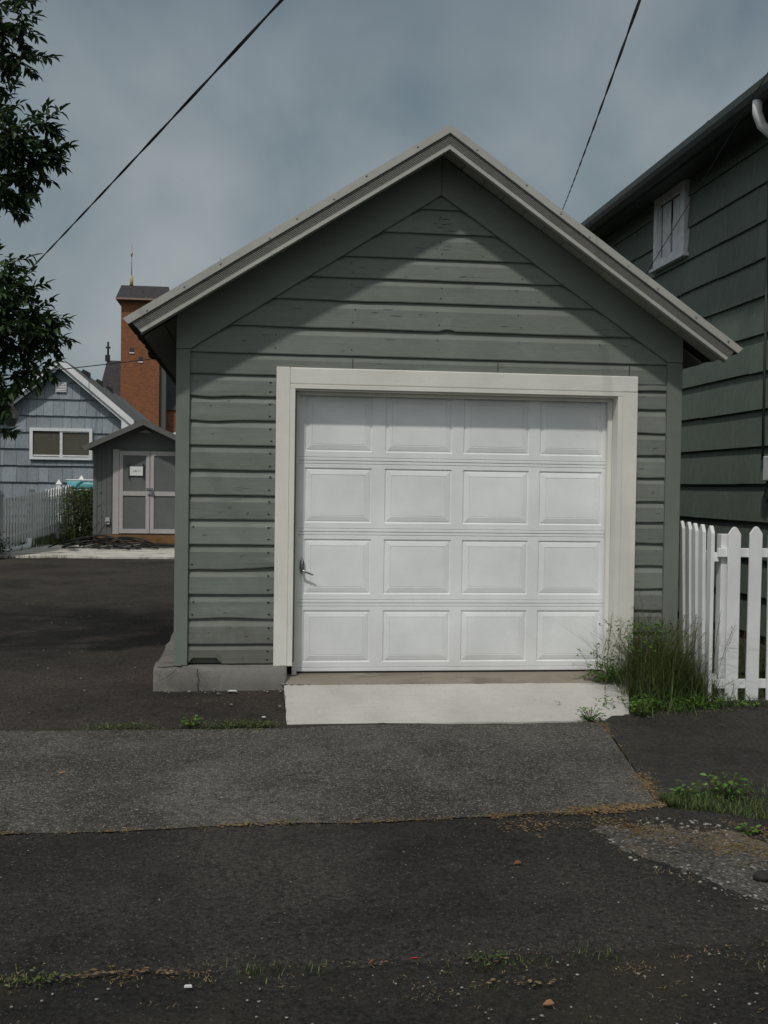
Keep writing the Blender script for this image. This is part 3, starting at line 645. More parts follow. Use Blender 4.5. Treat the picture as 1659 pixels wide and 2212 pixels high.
mt = MB().box((HX-.13, 1.10, 1.50), (HX-.024, 1.21, 1.72)).build('meter_box', M['white2'], hs, .008)
b = MB(); b.tube([(HX-.04, 1.40, 1.70), (HX-.04, 1.40, 4.3)], .012, 8); b.build('conduit', M['gutter'], hs)
b = MB(); b.tube([(HX-.06, 1.15, 1.5), (HX-.07, 1.17, 1.4), (HX-.07, 1.25, 1.3), (HX-.06, 1.31, 1.36), (HX-.05, 1.29, 1.48)], .005, 6); b.box((HX-.10, 1.10, 1.44), (HX-.03, 1.2, 1.498)); b.build('cable', M['black'], mt)

# ------------------------------------------------------------------ picket fences
def picket_mesh(w_, h_, t_, lowz=0):
    b = MB(); x = w_/2; p = w_*.55
    poly = [(-x, lowz), (x, lowz), (x, h_-p), (x*.45, h_-p*.25), (x*.15, h_), (-x*.15, h_), (-x*.45, h_-p*.25), (-x, h_-p)]
    b.prism(poly, 1, -t_/2, t_/2); return b
def copyo(o, parent, loc, rot=None):
    c = o.copy(); col.objects.link(c); c.parent = parent; c.location = loc
    if rot: c.rotation_euler = rot
    return c
# front run, square to the camera
ff = thing('picket_fence', 'white picket fence facing the street at the right edge beside the green house', 'fence', (1.91, -.5, -.13))
pk = picket_mesh(.095, 1.275, .02).build('picket', M['white'], ff, .003, loc=(0, 0, 0)); pk.location = (0, -.028, 0)
for k in range(1, 10): copyo(pk, ff, (.157*k, -.028+R.uniform(-.003, .003), R.uniform(-.012, .008)), (0, R.uniform(-.008, .008), 0))
for z in (1.085, .13): MB().box((1.80, -.517, z-.13-.03), (3.08, -.48, z-.13+.035)).build('rail', M['white'], ff, .003)
MB().box((1.835, -.479, -.3), (1.915, -.40, 1.09)).build('post', M['white'], ff, .004)
# side run back to the garage, leaning a little
gv = Vector((1.872-1.795, .32+.46, 0)); gl = gv.length; gang = math.atan2(gv.y, gv.x)
fs_ = thing('picket_fence', 'short run of five narrow white pickets turning back to the garage corner', 'fence', (1.795, -.46, -.13))
fs_.rotation_euler = (0, 0, gang)
pk2 = picket_mesh(.10, 1.28, .026).build('picket', M['white'], fs_, .003, loc=(0, 0, 0)); pk2.location = (.02, .024, 0)
for k in range(1, 5): copyo(pk2, fs_, (.02+.15*k, .024, .004*k), (R.uniform(-.012, .004)-.008*k, R.uniform(-.006, .006), 0))
for z in (1.05, .16): MB().box((-.03, -.022, z-.03), (gl+.12, .012, z+.035)).build('rail', M['white'], fs_, .003, loc=(0, 0, 0))
# far fence
bf = thing('picket_fence', 'weathered white picket fence with tall posts before the blue grey house', 'fence', (-6.35, 13, .05))
P0, P1 = Vector((-6.22, 13.0, .08)), Vector((-5.38, 17.0, .40)); d = P1-P0; ang = math.atan2(d.y, d.x)
pk3 = picket_mesh(.07, .95, .018).build('picket', M['fence'], bf, 0, loc=(0, 0, 0))
n = 32
for k in range(n):
    p = P0+d*(k/(n-1))-Vector((-6.35, 13, .05))
    o = pk3 if k == 0 else copyo(pk3, bf, (0, 0, 0))
    o.location = p+Vector((0, 0, .06+R.uniform(-.012, .012))); o.rotation_euler = (0, R.uniform(-.015, .015), ang)
for h_ in (.84, .25):
    b = MB(); q = Vector((math.sin(ang), -math.cos(ang), 0))*-.035
    b.tube([P0+q+Vector((0, 0, h_)), P1+q+Vector((0, 0, h_))], .03, 4); b.build('rail', M['fence'], bf)
for t in (.0, .34, .68, 1.0):
    p = P0+d*t+Vector((-.06, 0, 0)); b = MB(); b.box((p.x-.05, p.y-.05, p.z-.1), (p.x+.05, p.y+.05, p.z+1.06))
    b.add([(p.x+a*.065, p.y+c_*.065, p.z+1.06) for a, c_ in ((-1, -1), (1, -1), (1, 1), (-1, 1))]+[(p.x, p.y, p.z+1.17)], [(0, 1, 4), (1, 2, 4), (2, 3, 4), (3, 0, 4), (0, 1, 2, 3)])
    b.build('post', M['fence'], bf)

# ------------------------------------------------------------------ far shed
SY = 14.5; sx = -3.78
sh = thing('garden_shed', 'small grey gabled shed with double doors on orange timber skids', 'shed', (sx, SY+1.2, .2))
b = MB(); b.prism([(-4.80, .35), (-2.76, .35), (-2.76, 2.12), (sx, 2.62), (-4.80, 2.12)], 1, SY, SY+2.4)
for k in range(21):
    x = -4.75+k*.1
    if x < -4.35: b.box((x, SY-.004, .36), (x+.004, SY+.001, 2.12), 1)
b.build('wall', [M['shedw'], M['nail']], sh)
MB().box((-4.815, SY-.02, .34), (-4.74, SY+.001, 2.13)).build('corner_board', M['shedw'], sh)
b = MB()
for sg in (-1, 1):
    q = [(sx, 2.69), (sx+sg*1.22, 2.12), (sx+sg*1.22, 2.085), (sx, 2.655)]
    b.prism(q, 1, SY-.42, SY+2.7)
rf = b.build('roof', M['roofg'], sh)
for sg in (-1, 1):
    MB().prism([(sx+sg*.001, 2.68), (sx+sg*1.215, 2.112), (sx+sg*1.13, 2.045), (sx+sg*.001, 2.575)], 1, SY-.445, SY-.421).build('fascia', M['shedrake'], rf)
MB().prism([(sx-.13, 2.44), (sx+.13, 2.44), (sx, 2.50)], 1, SY-.03, SY+.0).build('gable_vent', M['shedtrim'], sh)
for k in range(2):
    x0 = -4.30+.006+k*.62; x1 = x0+.608
    b = MB(); f = .075; zt, zb = 2.06, .38
    b.box((x0, SY-.035, zb), (x0+f, SY-.004, zt)); b.box((x1-f, SY-.035, zb), (x1, SY-.004, zt))
    for za, zc in ((zb, zb+.09), (1.15, 1.24), (zt-.09, zt)): b.box((x0+f, SY-.033, za), (x1-f, SY-.004, zc))
    d_ = b.build('shed_door', M['shedtrim'], sh)
    MB().box((x0+f, SY-.012, zb+.09), (x1-f, SY-.004, 1.15)).box((x0+f, SY-.012, 1.24), (x1-f, SY-.004, zt-.09)).build('door_panel', M['shedw'], d_)
MB().box((-4.42, SY-.03, .36), (-4.302, SY+.0, 2.09)).build('door_trim', M['shedtrim'], sh)
MB().box((-3.052, SY-.03, .36), (-2.95, SY+.0, 2.09)).build('door_trim', M['shedtrim'], sh)
b = MB(); b.box((-3.75, SY-.055, 1.27), (-3.62, SY-.03, 1.31)); b.box((-3.66, SY-.065, 1.16), (-3.60, SY-.036, 1.27)); b.box((-3.72, SY-.06, 1.17), (-3.58, SY-.037, 1.19)); b.build('latch', M['chrome'], sh)
b = MB(); b.box((-4.56, SY-.05, .56), (-4.48, SY+.0, .70)); b.box((-4.57, SY-.07, .62), (-4.47, SY-.05, .645)); b.build('outlet_box', M['shedtrim'], sh)
b = MB()
for yy in (SY-.02, SY+1.1, SY+2.2): b.box((-4.80, yy, .12), (-2.76, yy+.1, .348))
b.build('skid', M['skid'], sh)
sg_ = thing('paper_sign', 'white paper notice held by black tape on the left shed door', 'sign', (-3.95, SY-.02, 1.55))
MB().box((-4.085, SY-.042, 1.56), (-3.82, SY-.037, 1.745)).build('paper', M['white'], sg_)
MB().box((-4.105, SY-.045, 1.50), (-4.083, SY-.0365, 1.80)).build('tape', M['black'], sg_)
MB().box((-3.822, SY-.045, 1.51), (-3.795, SY-.0365, 1.81)).build('tape', M['black'], sg_)
b = MB()
for k, (x, w_, h_) in enumerate([(-4.02, .012, .02), (-3.985, .02, .028), (-3.955, .012, .022), (-3.92, .008, .03), (-3.885, .010, .03)]): b.box((x, SY-.0455, 1.64), (x+w_, SY-.043, 1.64+h_))
b.build('lettering', M['shedrake'], sg_)

# ------------------------------------------------------------------ blue-grey house
BY = 18; ax, az = -6.073, 4.26
bh = thing('house', 'blue grey shake house with white trimmed gable and louvred vent', 'house', (ax, BY+4, .4))
b = MB(); b.prism([(-9.3, .3), (-4.62, .3), (-4.62, 2.95), (ax, 4.13), (-9.3, 1.3)], 1, BY+.03, BY+12)
b.build('wall', M['blue'], bh)
sB = (4.238-2.845)/(6.073-4.448)*.98
gz = lambda x: az-.05-sB*abs(x-ax)
b = MB(); z = 4.13-.39*11
while z < 4.1:
    x = -9.3+R.uniform(0, .2)
    zt = z+.39
    while x < -4.62:
        wd = R.uniform(.16, .34); xe = min(x+wd, -4.62)
        if gz((x+xe)/2) > z+.03:
            za, zb_ = min(zt+.01, gz(x)), min(zt+.01, gz(xe)); e = R.uniform(-.004, .004)
            b.add([(x+.002, BY+.03, z+e), (x+.004, BY-.034, z+e), (x+.002, BY+.012, max(z+e, za)), (xe-.002, BY+.03, z+e), (xe-.004, BY-.034, z+e), (xe-.002, BY+.012, max(z+e, zb_))], [(0, 1, 4, 3), (1, 2, 5, 4), (0, 2, 1), (3, 4, 5)], 0)
        x = xe
    z = zt
b.build('siding', M['blue'], bh)
b = MB()
b.prism([(ax, az+.04), (-4.38, az+.04-sB*1.69), (-4.38, az-.02-sB*1.69), (ax, az-.02)], 1, BY-.27, BY+12.3)
b.prism([(ax, az+.04), (-9.3, az+.04-sB*3.23), (-9.3, az-.02-sB*3.23), (ax, az-.02)], 1, BY-.27, BY+12.3)
rf = b.build('roof', M['roofg'], bh)
for sg in (-1, 1):
    L = 1.70 if sg > 0 else 3.2
    def rk(d0, d1, ya, yb, mat=M['white'], nm='rake_board'):
        MB().prism([(ax+sg*.001, az-d0), (ax+sg*L, az-d0-sB*L), (ax+sg*L, az-d1-sB*L), (ax+sg*.001, az-d1)], 1, ya, yb).build(nm, mat, bh)
    rk(-.045, .115, BY-.33, BY-.271); rk(.118, .21, BY-.26, BY-.20, M['white2'], 'rake_trim')
MB().prism([(-4.66, 2.66), (-4.37, 2.66), (-4.37, 2.86), (-4.66, 3.02)], 1, BY-.265, BY-.02).build('eave_return', M['white'], bh)
b = MB(); b.box((-6.20, BY-.045, 3.50), (-5.94, BY+.0, 3.745))
for k in range(6): b.prism([(BY-.072, 3.52+k*.037), (BY-.045, 3.545+k*.037), (BY-.045, 3.552+k*.037), (BY-.073, 3.527+k*.037)], 0, -6.185, -5.955)
b.build('gable_vent', M['white'], bh)
b = MB(); x0, x1, z0, z1 = -6.77, -5.345, 1.93, 2.665; f = .07
for q in (((x0, z0), (x0+f, z1)), ((x1-f, z0), (x1, z1)), ((x0+f, z1-f), (x1-f, z1)), ((x0+f, z0), (x1-f, z0+f*.9))): b.box((q[0][0], BY-.095, q[0][1]), (q[1][0], BY+.0, q[1][1]))
w_ = b.build('window', M['white'], bh)
b = MB(); xm = (x0+x1)/2; b.box((xm-.03, BY-.075, z0+f*.9), (xm+.03, BY-.04, z1-f)); b.box((xm+.03, BY-.07, z1-f-.03), (x1-f, BY-.04, z1-f)); b.box((x0+f, BY-.07, z0+.08), (x1-f, BY-.04, z0+.11)); b.build('sash', M['white2'], w_)
MB().box((x0+f, BY-.050, z0+.11), (x1-f, BY-.044, z1-f)).build('pane', M['curtain'], w_)
for k, (px_, py_) in enumerate([(-5.97, BY+2.6), (-5.96, BY+5.0), (-5.95, BY+7.0)]):
    zz = az+.045-sB*(px_-ax); b = MB(); b.prism([(px_-.06, zz+.02), (px_+.0, zz+.10), (px_+.16, zz+.02), (px_+.16, zz-.16), (px_-.06, zz-.0)], 1, py_-.12, py_+.12); b.build('roof_vent', M['black'], rf)
wing = MB(); wing.box((-10, BY+4, .3), (-6.8, BY+9, 3.0)); wing.build('wing_wall', M['blue'], bh)
wing = MB(); wing.prism([(BY+3.6, 2.95), (BY+6.5, 4.05), (BY+9.4, 2.95)], 0, -13, -6.6); wing.build('wing_roof', M['roofg'], bh)
# white gable just showing behind the shed
wg = thing('house', 'white gabled house barely showing right of the shed roof', 'house', (-3.2, 26, 0))
b = MB(); b.prism([(-4.2, .3), (.5, .3), (.5, 2.9), (-1.8, 4.1), (-4.2, 2.75)], 1, 26, 32); b.build('wall', M['white'], wg)
b = MB(); b.prism([(-4.35, 2.70), (-1.8, 4.12), (.8, 2.7), (.8, 2.82), (-1.8, 4.25), (-4.35, 2.82)], 1, 25.8, 32); b.build('roof', M['white'], wg)

# ------------------------------------------------------------------ church
ch = thing('church', 'orange brick church tower with dark roof rising over the blue grey house', 'church', (-14, 110, 0))
b = MB(); b.box((-16.03, 110, 0), (-11.97, 114, 21.2)); b.build('tower', M['brick'], ch)
for (x, z) in ((-13.9, 19.9), (-14.85, 19.05), (-14.87, 15.7), (-13.95, 14.75)):
    q = MB().box((x-.22, 109.94, z-.25), (x+.22, 109.99, z+.25)).build('window', M['glass'], ch)
    MB().box((x-.24, 109.9, z-.36), (x+.24, 109.985, z-.252)).build('sill', M['white'], q)
b = MB(); b.add([(-16.5, 109.2, 21.15), (-10.95, 109.2, 21.15), (-10.95, 114.8, 21.15), (-16.5, 114.8, 21.15), (-16.27, 112, 22.95), (-11.2, 112, 22.95)], [(0, 1, 5, 4), (1, 2, 5), (2, 3, 4, 5), (3, 0, 4), (0, 3, 2, 1)])
rf = b.build('tower_roof', M['roofd'], ch)
MB().box((-16.52, 109.15, 20.95), (-10.93, 114.85, 21.14)).build('fascia', plain('pinkish_fascia', (.25, .17, .15)), rf)
b = MB(); b.tube([(-15.2, 112, 22.9), (-15.2, 112, 24)], [.2, .12], 8); b.tube([(-15.2, 112, 23.6), (-15.2, 112, 27.4)], .055, 6); b.tube([(-15.34, 112, 26.35), (-15.06, 112, 26.35)], .07, 6); b.tube([(-15.2, 111.95, 26.1), (-15.2, 111.95, 26.6)], .09, 6); b.build('cross', M['tan'], ch)
b = MB(); b.add([(-19.0, 112, 9.5), (-2, 112, 9.5), (-2, 117, 15.3), (-18.4, 117, 15.3), (-19, 122, 9.5), (-2, 122, 9.5)], [(0, 1, 2, 3), (3, 2, 5, 4), (0, 3, 4), (1, 5, 2)]); b.build('nave_roof', M['roofd'], ch)
MB().box((-18.9, 112.2, 0), (-2, 121.5, 9.5)).build('nave', M['brick'], ch)
MB().box((-11.95, 110.5, 0), (-11.3, 112.1, 15.4)).build('buttress', M['roofg'], ch)
b = MB(); b.box((-18.6, 116.8, 15.2), (-18.1, 117.2, 15.9)); b.tube([(-18.3, 117, 15.8), (-18.3, 117, 17.4)], .12, 6); b.box((-18.55, 116.9, 16.65), (-18.05, 117.1, 16.85)); b.build('finial_cross', M['dkstone'], ch)

# ------------------------------------------------------------------ building at the left edge
lb = thing('outbuilding', 'brown grey outbuilding corner with low eave at the left edge', 'shed', (-5.985, 11.6, 0)); lb.rotation_euler = (0, 0, math.radians(13.2))
MB().box((-10, 11.6, .0), (-5.985, 14.0, 2.52)).build('wall', M['brown'], lb)
b = MB(); b.prism([(-5.70, 2.50), (-5.70, 2.58), (-6.1, 3.26), (-8, 5.0), (-10.3, 2.6), (-10.3, 2.5), (-8, 4.85), (-6.05, 3.10), (-5.85, 2.50)], 1, 11.3, 14.3); b.build('roof', M['brown'], lb)
ds = thing('drain_pipe', 'white plastic drain pipe with elbow lying on the far pad edge', 'pipe', (-6.2, 13, .08))
b = MB(); b.tube([(-6.5, 11.9, .10), (-6.0, 13.2, .13), (-5.92, 13.5, .15)], .05, 12); b.tube([(-5.95, 13.38, .13), (-5.90, 13.55, .17), (-5.89, 13.58, .30)], .062, 12); b.build('pipe', M['white'], ds)

# boat
bo = thing('boat', 'turquoise boat hull with white gunwale half hidden behind the hedge', 'boat', (-4.6, 16.6, .3))
b = MB(); vs = []; n = 16
for i in range(n+1):
    t = i/n; x = lerp(-5.68, -3.4, t); wv = .5*min(1, math.sqrt(min(1, t*6+.02)))
    for (yy, z) in ((-wv*.6, 1.12), (-wv, 1.27), (-wv*1.05, 1.44-.02*math.sin(t*3)), (wv*1.05, 1.44), (wv, 1.27), (wv*.6, 1.12)): vs.append((x, 16.6+yy, z))
b.add(vs, [(i*6+j, (i+1)*6+j, (i+1)*6+(j+1) % 6, i*6+(j+1) % 6) for i in range(n) for j in range(6)]+[(0, 1, 2, 3, 4, 5), tuple(n*6+j for j in range(6))], 0, .5, True)
hl = b.build('hull', M['turq'], bo)
b = MB(); b.tube([(-5.66, 16.25, 1.455), (-5.5, 16.07, 1.455), (-3.4, 16.05, 1.455)], .02, 6); b.tube([(-5.62, 16.3, 1.25), (-5.5, 16.09, 1.24), (-3.4, 16.07, 1.24)], .015, 6); b.build('gunwale', M['white'], bo)
b = MB(); b.box((-5.3, 16.1, .3), (-5.2, 17.1, 1.14)); b.build('cradle', M['brown'], bo); MB().box((-4.0, 16.1, .3), (-3.9, 17.1, 1.14)).build('cradle', M['brown'], bo)

# ------------------------------------------------------------------ wires
def wire(name, pts, rad, label, twist=0, sag=0, n=60):
    b = MB(); P = [Vector(p) for p in pts]; P0, P1 = P[0], P[-1]
    for s_ in ((0, math.pi) if twist else (0,)):
        q = []; N_ = n*(6 if twist else 1)
        for i in range(N_+1):
            t = i/N_; p = P0.lerp(P1, t)-Vector((0, 0, sag*4*t*(1-t)))
            if twist: a = t*twist*2*math.pi+s_; p = p+Vector((math.cos(a), 0, math.sin(a)))*rad*.75
            q.append(p)
        b.tube(q, rad, 6)
    return tag(b.build(name, M['black']), label, 'cable')
def ext(a, b, ta, tb): a, b = Vector(a), Vector(b); return [tuple(a+(b-a)*ta), tuple(a+(b-a)*tb)]
wire('overhead_cable', ext((-1.471, -4, 3.145), (-3.489, 2, 3.384), -.35, 1.9), .0042, 'thick twisted black cable crossing the sky from top into the tree', 10, .03)
wire('overhead_cable', ext((-.134, -4, 3.235), (2.478, 6, 5.168), -.4, 1.25), .0038, 'black cable dropping from the top edge behind the garage roof', 12, .05)
wire('overhead_cable', ext((1.856, -1, 4.238), (1.792, 1, 3.284), -1.2, 1.05), .0035, 'thin wire running down in front of the green house window', 0, .02)
wire('overhead_cable', ext((-6.235, 16, 3.806), (-4.168, 20, 4.614), -1.5, 2.5), .012, 'thin cable passing before the blue grey house gable and brick tower', 0, .04)

# ------------------------------------------------------------------ tree at the left
def leaf(b, p, d, L, W, r=None, curl=.25):
    d = d.normalized(); s_ = d.cross(Vector((R.uniform(-.4, .4), R.uniform(-.4, .4), 1))).normalized(); u = s_.cross(d)
    q = [p, p+d*L*.3+s_*W*.42+u*W*.15, p+d*L*.65+s_*W*.4+u*W*.1-u*L*curl*.3, p+d*L-u*L*curl, p+d*L*.65-s_*W*.4+u*W*.1-u*L*curl*.3, p+d*L*.3-s_*W*.42+u*W*.15, p+d*L*.35-u*W*.08, p+d*L*.7-u*W*.1-u*L*curl*.35]
    b.add(q, [(0, 1, 6), (1, 2, 7, 6), (2, 3, 7), (0, 6, 5), (6, 7, 4, 5), (7, 3, 4)], 0, r)
tr = thing('tree', 'leafy dark green fruit tree reaching in from the left edge', 'tree', (-4.9, .6, -.1))
tk = MB(); cr_ = MB(); base = Vector((-4.9, .6, -.15))
tk.tube([base, base+Vector((.05, .02, .7)), base+Vector((.0, -.05, 1.5)), base+Vector((.1, 0, 2.3))], [.15, .12, .10, .085], 10)
fork = base+Vector((.05, -.02, 1.8))
def branch(p, q, r0, r1, sagz=.1, n=6):
    pts = [p.lerp(q, i/n)+Vector((.03*nz(i*2.1, q.x*5), .03*nz(i*1.7, q.z*3), sagz*math.sin(math.pi*i/n))) for i in range(n+1)]
    tk.tube(pts, [lerp(r0, r1, i/n) for i in range(n+1)], 6); return pts
def twig(p, d, L, nl):
    pts = []; d = d.normalized()
    for i in range(6):
        t = i/5; pts.append(p+d*L*t+Vector((0, 0, .10*L*t*t))+Vector((.02*nz(p.x*9+i), 0, .02*nz(p.z*9+i))))
    tk.tube(pts, [.0045, .004, .0035, .003, .0025, .002], 4, cap=False)
    for k in range(nl):
        t = (k+.6)/nl; i = min(4, int(t*5)); pp = pts[i].lerp(pts[i+1], t*5-i)
        a = k*2.4+R.uniform(-.4, .4); side = d.cross(Vector((0, 0, 1))).normalized(); up_ = side.cross(d)
        dd = d*R.uniform(.5, 1.0)+(side*math.cos(a)+up_*math.sin(a))*R.uniform(.6, 1)+Vector((0, 0, R.uniform(-.2, .15)))
        leaf(cr_, pp, dd, R.uniform(.055, .092), R.uniform(.03, .046), curl=R.uniform(.1, .5))
    leaf(cr_, pts[-1], d+Vector((0, 0, .3)), .085, .036)
# clusters: centre, size, bias of the twigs
cl_ = [((-3.42, .45, 4.88), .22, 24), ((-3.62, .3, 4.65), .22, 20), ((-3.34, .5, 4.62), .11, 9), ((-3.5, .5, 4.45), .09, 7),
       ((-3.34, .45, 3.92), .16, 20), ((-3.48, .4, 3.98), .2, 26), ((-3.18, .5, 4.10), .07, 7), ((-3.14, .5, 3.86), .07, 8), ((-3.28, .5, 3.74), .11, 10), ((-3.52, .4, 3.62), .17, 20), ((-3.42, .4, 3.45), .09, 9),
       ((-3.42, .4, 2.98), .12, 11), ((-3.38, .4, 2.75), .17, 26), ((-3.55, .3, 2.6), .24, 36), ((-3.18, .5, 2.66), .08, 8), ((-3.08, .5, 2.50), .07, 9), ((-3.24, .45, 2.46), .13, 18), ((-3.55, .4, 2.3), .16, 22), ((-3.14, .5, 2.26), .06, 6), ((-3.32, .45, 2.24), .09, 8), ((-3.48, .4, 2.05), .10, 8), ((-3.42, .4, 1.97), .05, 4), ((-3.5, .5, 1.80), .05, 4),
       ((-4.1, .6, 3.0), .4, 60), ((-4.1, .8, 4.1), .45, 60), ((-4.9, .9, 4.6), .6, 60), ((-5.2, .9, 3.4), .6, 55), ((-4.6, 1.6, 3.5), .5, 50), ((-5.6, 1.2, 4.2), .6, 45), ((-3.9, 1.5, 2.9), .4, 36), ((-4.0, .8, 5.1), .45, 40), ((-4.2, .6, 2.3), .3, 30)]
for c_, rad, nt_ in cl_:
    c_ = Vector(c_); start = fork if c_.z < 3.3 else base+Vector((.1, 0, 2.3))
    bp = branch(start+Vector((0, 0, R.uniform(-.2, .1))), c_+Vector((-.08, 0, -.04)), .03, .007)
    for k in range(int(nt_*1.3)):
        s0 = c_+Vector((R.gauss(0, 1), R.gauss(0, 1), R.gauss(0, 1)))*rad*.42
        dd = Vector((R.uniform(-.5, 1.1), R.uniform(-.8, .8), R.uniform(-.55, .5)))+(s0-c_)*1.2/max(rad, .1)
        twig(s0, dd, R.uniform(.10, .22)*(.8 if rad < .2 else 1), R.randint(9, 14))
tk.build('trunk', M['bark'], tr); cr_.build('crown', M['leaf'], tr)

# ------------------------------------------------------------------ grass, weeds, debris
def blade(b, p, h, lean, w_, ang, r=None, n=4):
    d = Vector((math.cos(ang), math.sin(ang), 0)); s_ = Vector((-d.y, d.x, 0)); vs = []
    for i in range(n+1):
        t = i/n; c_ = Vector(p)+Vector((0, 0, h*t*(1-.15*lean*t)))+d*(lean*h*t*t); ww = w_*(1-t**1.6)*.5+.0003
        vs += [c_-s_*ww, c_+s_*ww]
    b.add(vs, [(2*i, 2*i+1, 2*i+3, 2*i+2) for i in range(n)], 0, r)
def tuft(b, x, y, n, h, sp, w_=.005):
    for k in range(n):
        px, py = x+R.gauss(0, sp), y+R.gauss(0, sp*.7)
        blade(b, (px, py, G(px, py)), h*R.uniform(.4, 1.15), R.uniform(.1, 1.0), w_*R.uniform(.6, 1.3), R.uniform(0, 6.28), n=3)
# tall clump between the door and the fence
wc = thing('weed_clump', 'tall seeding grass and weeds between door frame and white fence', 'weeds', (1.45, -.3, -.17))
b = MB(); sd = MB(); lf = MB()
def Gx(x, y): return -.165 if y < 0 else -.10
for k in range(2600):
    x = R.gauss(1.50, .20); y = R.gauss(-.30, .17); x += .03*nz(y*9, k)
    if x < 1.12: x = 1.12+R.random()*.25
    if x > 2.1: x = 2.1-R.random()*.3
    y = min(y, -.07) if x < 1.7 else y
    hh = (.20+.52*math.exp(-((x-1.45)/.24)**2)*R.random()**.7+.1*R.random())*R.uniform(.6, 1.1)
    blade(b, (x, y, Gx(x, y)), hh, R.uniform(.05, 1.3), R.uniform(.0025, .006), R.uniform(0, 6.28), n=5)
for k in range(500):
    x = R.uniform(1.15, 2.15); y = R.gauss(-.62, .09)-(.1 if x < 1.5 else 0)
    blade(b, (x, y, -.165), R.uniform(.04, .14), R.uniform(.2, 1.1), .005, R.uniform(0, 6.28), n=3)
def stem(x, y, h, ang, lean, head='panicle'):
    pts = [Vector((x, y, Gx(x, y)))+Vector((math.cos(ang), math.sin(ang), 0))*lean*h*(i/7)**2+Vector((0, 0, h*(i/7)*(1-.1*lean*i/7))) for i in range(8)]
    sd.tube(pts, [.0018]*7+[.001], 3, cap=False)
    for k in range(16 if head == 'panicle' else 8):
        t = R.uniform(.72, 1); i = min(6, int(t*7)); p = pts[i].lerp(pts[i+1], t*7-i)
        dv = Vector((R.uniform(-1, 1), R.uniform(-1, 1), R.uniform(.0, 1.2))); L_ = R.uniform(.008, .05)*(1.2-t)*2.4
        sd.tube([p, p+dv*L_*.6, p+dv*L_], [.0007]*3, 3, cap=False); leaf(sd, p+dv*L_, dv+Vector((0, 0, -.3)), R.uniform(.007, .014), .004)
for k in range(70): stem(R.gauss(1.45, .2), R.uniform(-.5, -.08), R.uniform(.40, .72), R.uniform(-2, 2), R.uniform(.05, .5))
for k, (x, y, h, a, l) in enumerate([(1.72, -.62, .72, .3, .1), (1.76, -.58, .62, .1, .25), (1.32, -.5, .85, 2.8, .12), (1.62, -.4, .78, .5, .35), (1.38, -.3, .8, 1.2, .1)]): stem(x, y, h, a, l)
for k in range(1100):      # leafy shoots, also the small weed in front of the door
    if k < 220: x, y, z = R.gauss(1.10, .08), R.uniform(-.24, -.10), abs(R.gauss(0, .11))-.04
    elif k < 640: x, y, z = R.gauss(1.40, .13), R.uniform(-.4, -.1), R.uniform(-.05, .42)
    else: x, y, z = R.gauss(1.5, .28), R.gauss(-.66, .07), R.uniform(-.16, -.06)
    for j in range(3): leaf(lf, Vector((x, y, z)), Vector((R.uniform(-1, 1), R.uniform(-1, .6), R.uniform(-.2, .9))), R.uniform(.015, .035), R.uniform(.008, .018))
for k in range(9):
    x = R.gauss(1.08, .07); sd.tube([(x, -.15, -.04), (x+R.uniform(-.05, .02), -.17, .12), (x+R.uniform(-.12, .03), -.2, R.uniform(.2, .32))], .0015, 3, cap=False)
b.build('grass_blades', M['grass'], wc); sd.build('seed_heads', M['seed'], wc); lf.build('leaves', M['weedleaf'], wc)
# loose ground cover
b = MB()
for k in range(5200):
    x = .52+2.6*R.random()**1.8; yb = interp([(.5, -2.88), (.75, -3.0), (1.0, -3.25), (3.5, -3.4)], x); yt = interp([(.5, -2.76), (.8, -2.62), (1.3, -2.5), (3.5, -2.3)], x)
    y = R.uniform(yb, yt); blade(b, (x, y, G(x, y)), R.uniform(.015, .06), R.uniform(.2, 1.1), .005, R.uniform(0, 6.28), n=3)
for (x, y, n, h, sp) in [(-2.35, -.98, 60, .05, .07), (-2.5, -1.0, 40, .04, .09), (-1.62, -1.0, 160, .035, .10), (-1.5, -1.0, 90, .03, .08), (-1.82, -1.0, 30, .03, .04), (-1.42, -3.0, 30, .035, .018), (.1, -2.92, 30, .035, .03), (.35, -2.88, 25, .03, .03), (-.75, -4.50, 80, .035, .06), (-.60, -4.5, 30, .03, .04), (-.38, -4.47, 40, .03, .05),
                        (-1.50, -4.50, 60, .03, .05), (-1.32, -4.5, 25, .025, .03), (-2.25, -4.52, 60, .025, .07), (.75, -.98, 60, .03, .05), (.15, -4.6, 20, .02, .04), (-.8, -4.65, 15, .02, .04)]: tuft(b, x, y, n, h, sp, .004)
for k in range(900):
    x = R.uniform(2.0, 3.1); y = R.uniform(-.35, 4); blade(b, (x, y, G(x, y)), R.uniform(.04, .12), R.uniform(.2, .9), .007, R.uniform(0, 6.28), n=3)
for k in range(700):
    x = R.uniform(-6.6, -4.7); y = 12.4+(x+6.3)*3+R.gauss(.2, .25); blade(b, (x, y, G(x, y)), R.uniform(.06, .3), R.uniform(.2, .8), .012, R.uniform(0, 6.28), n=3)
for k in range(120):
    x = R.uniform(-6.6, -4.9); y = 11.98+R.gauss(0, .04); blade(b, (x, y, G(x, y)), R.uniform(.03, .1), R.uniform(.2, .8), .01, R.uniform(0, 6.28), n=3)
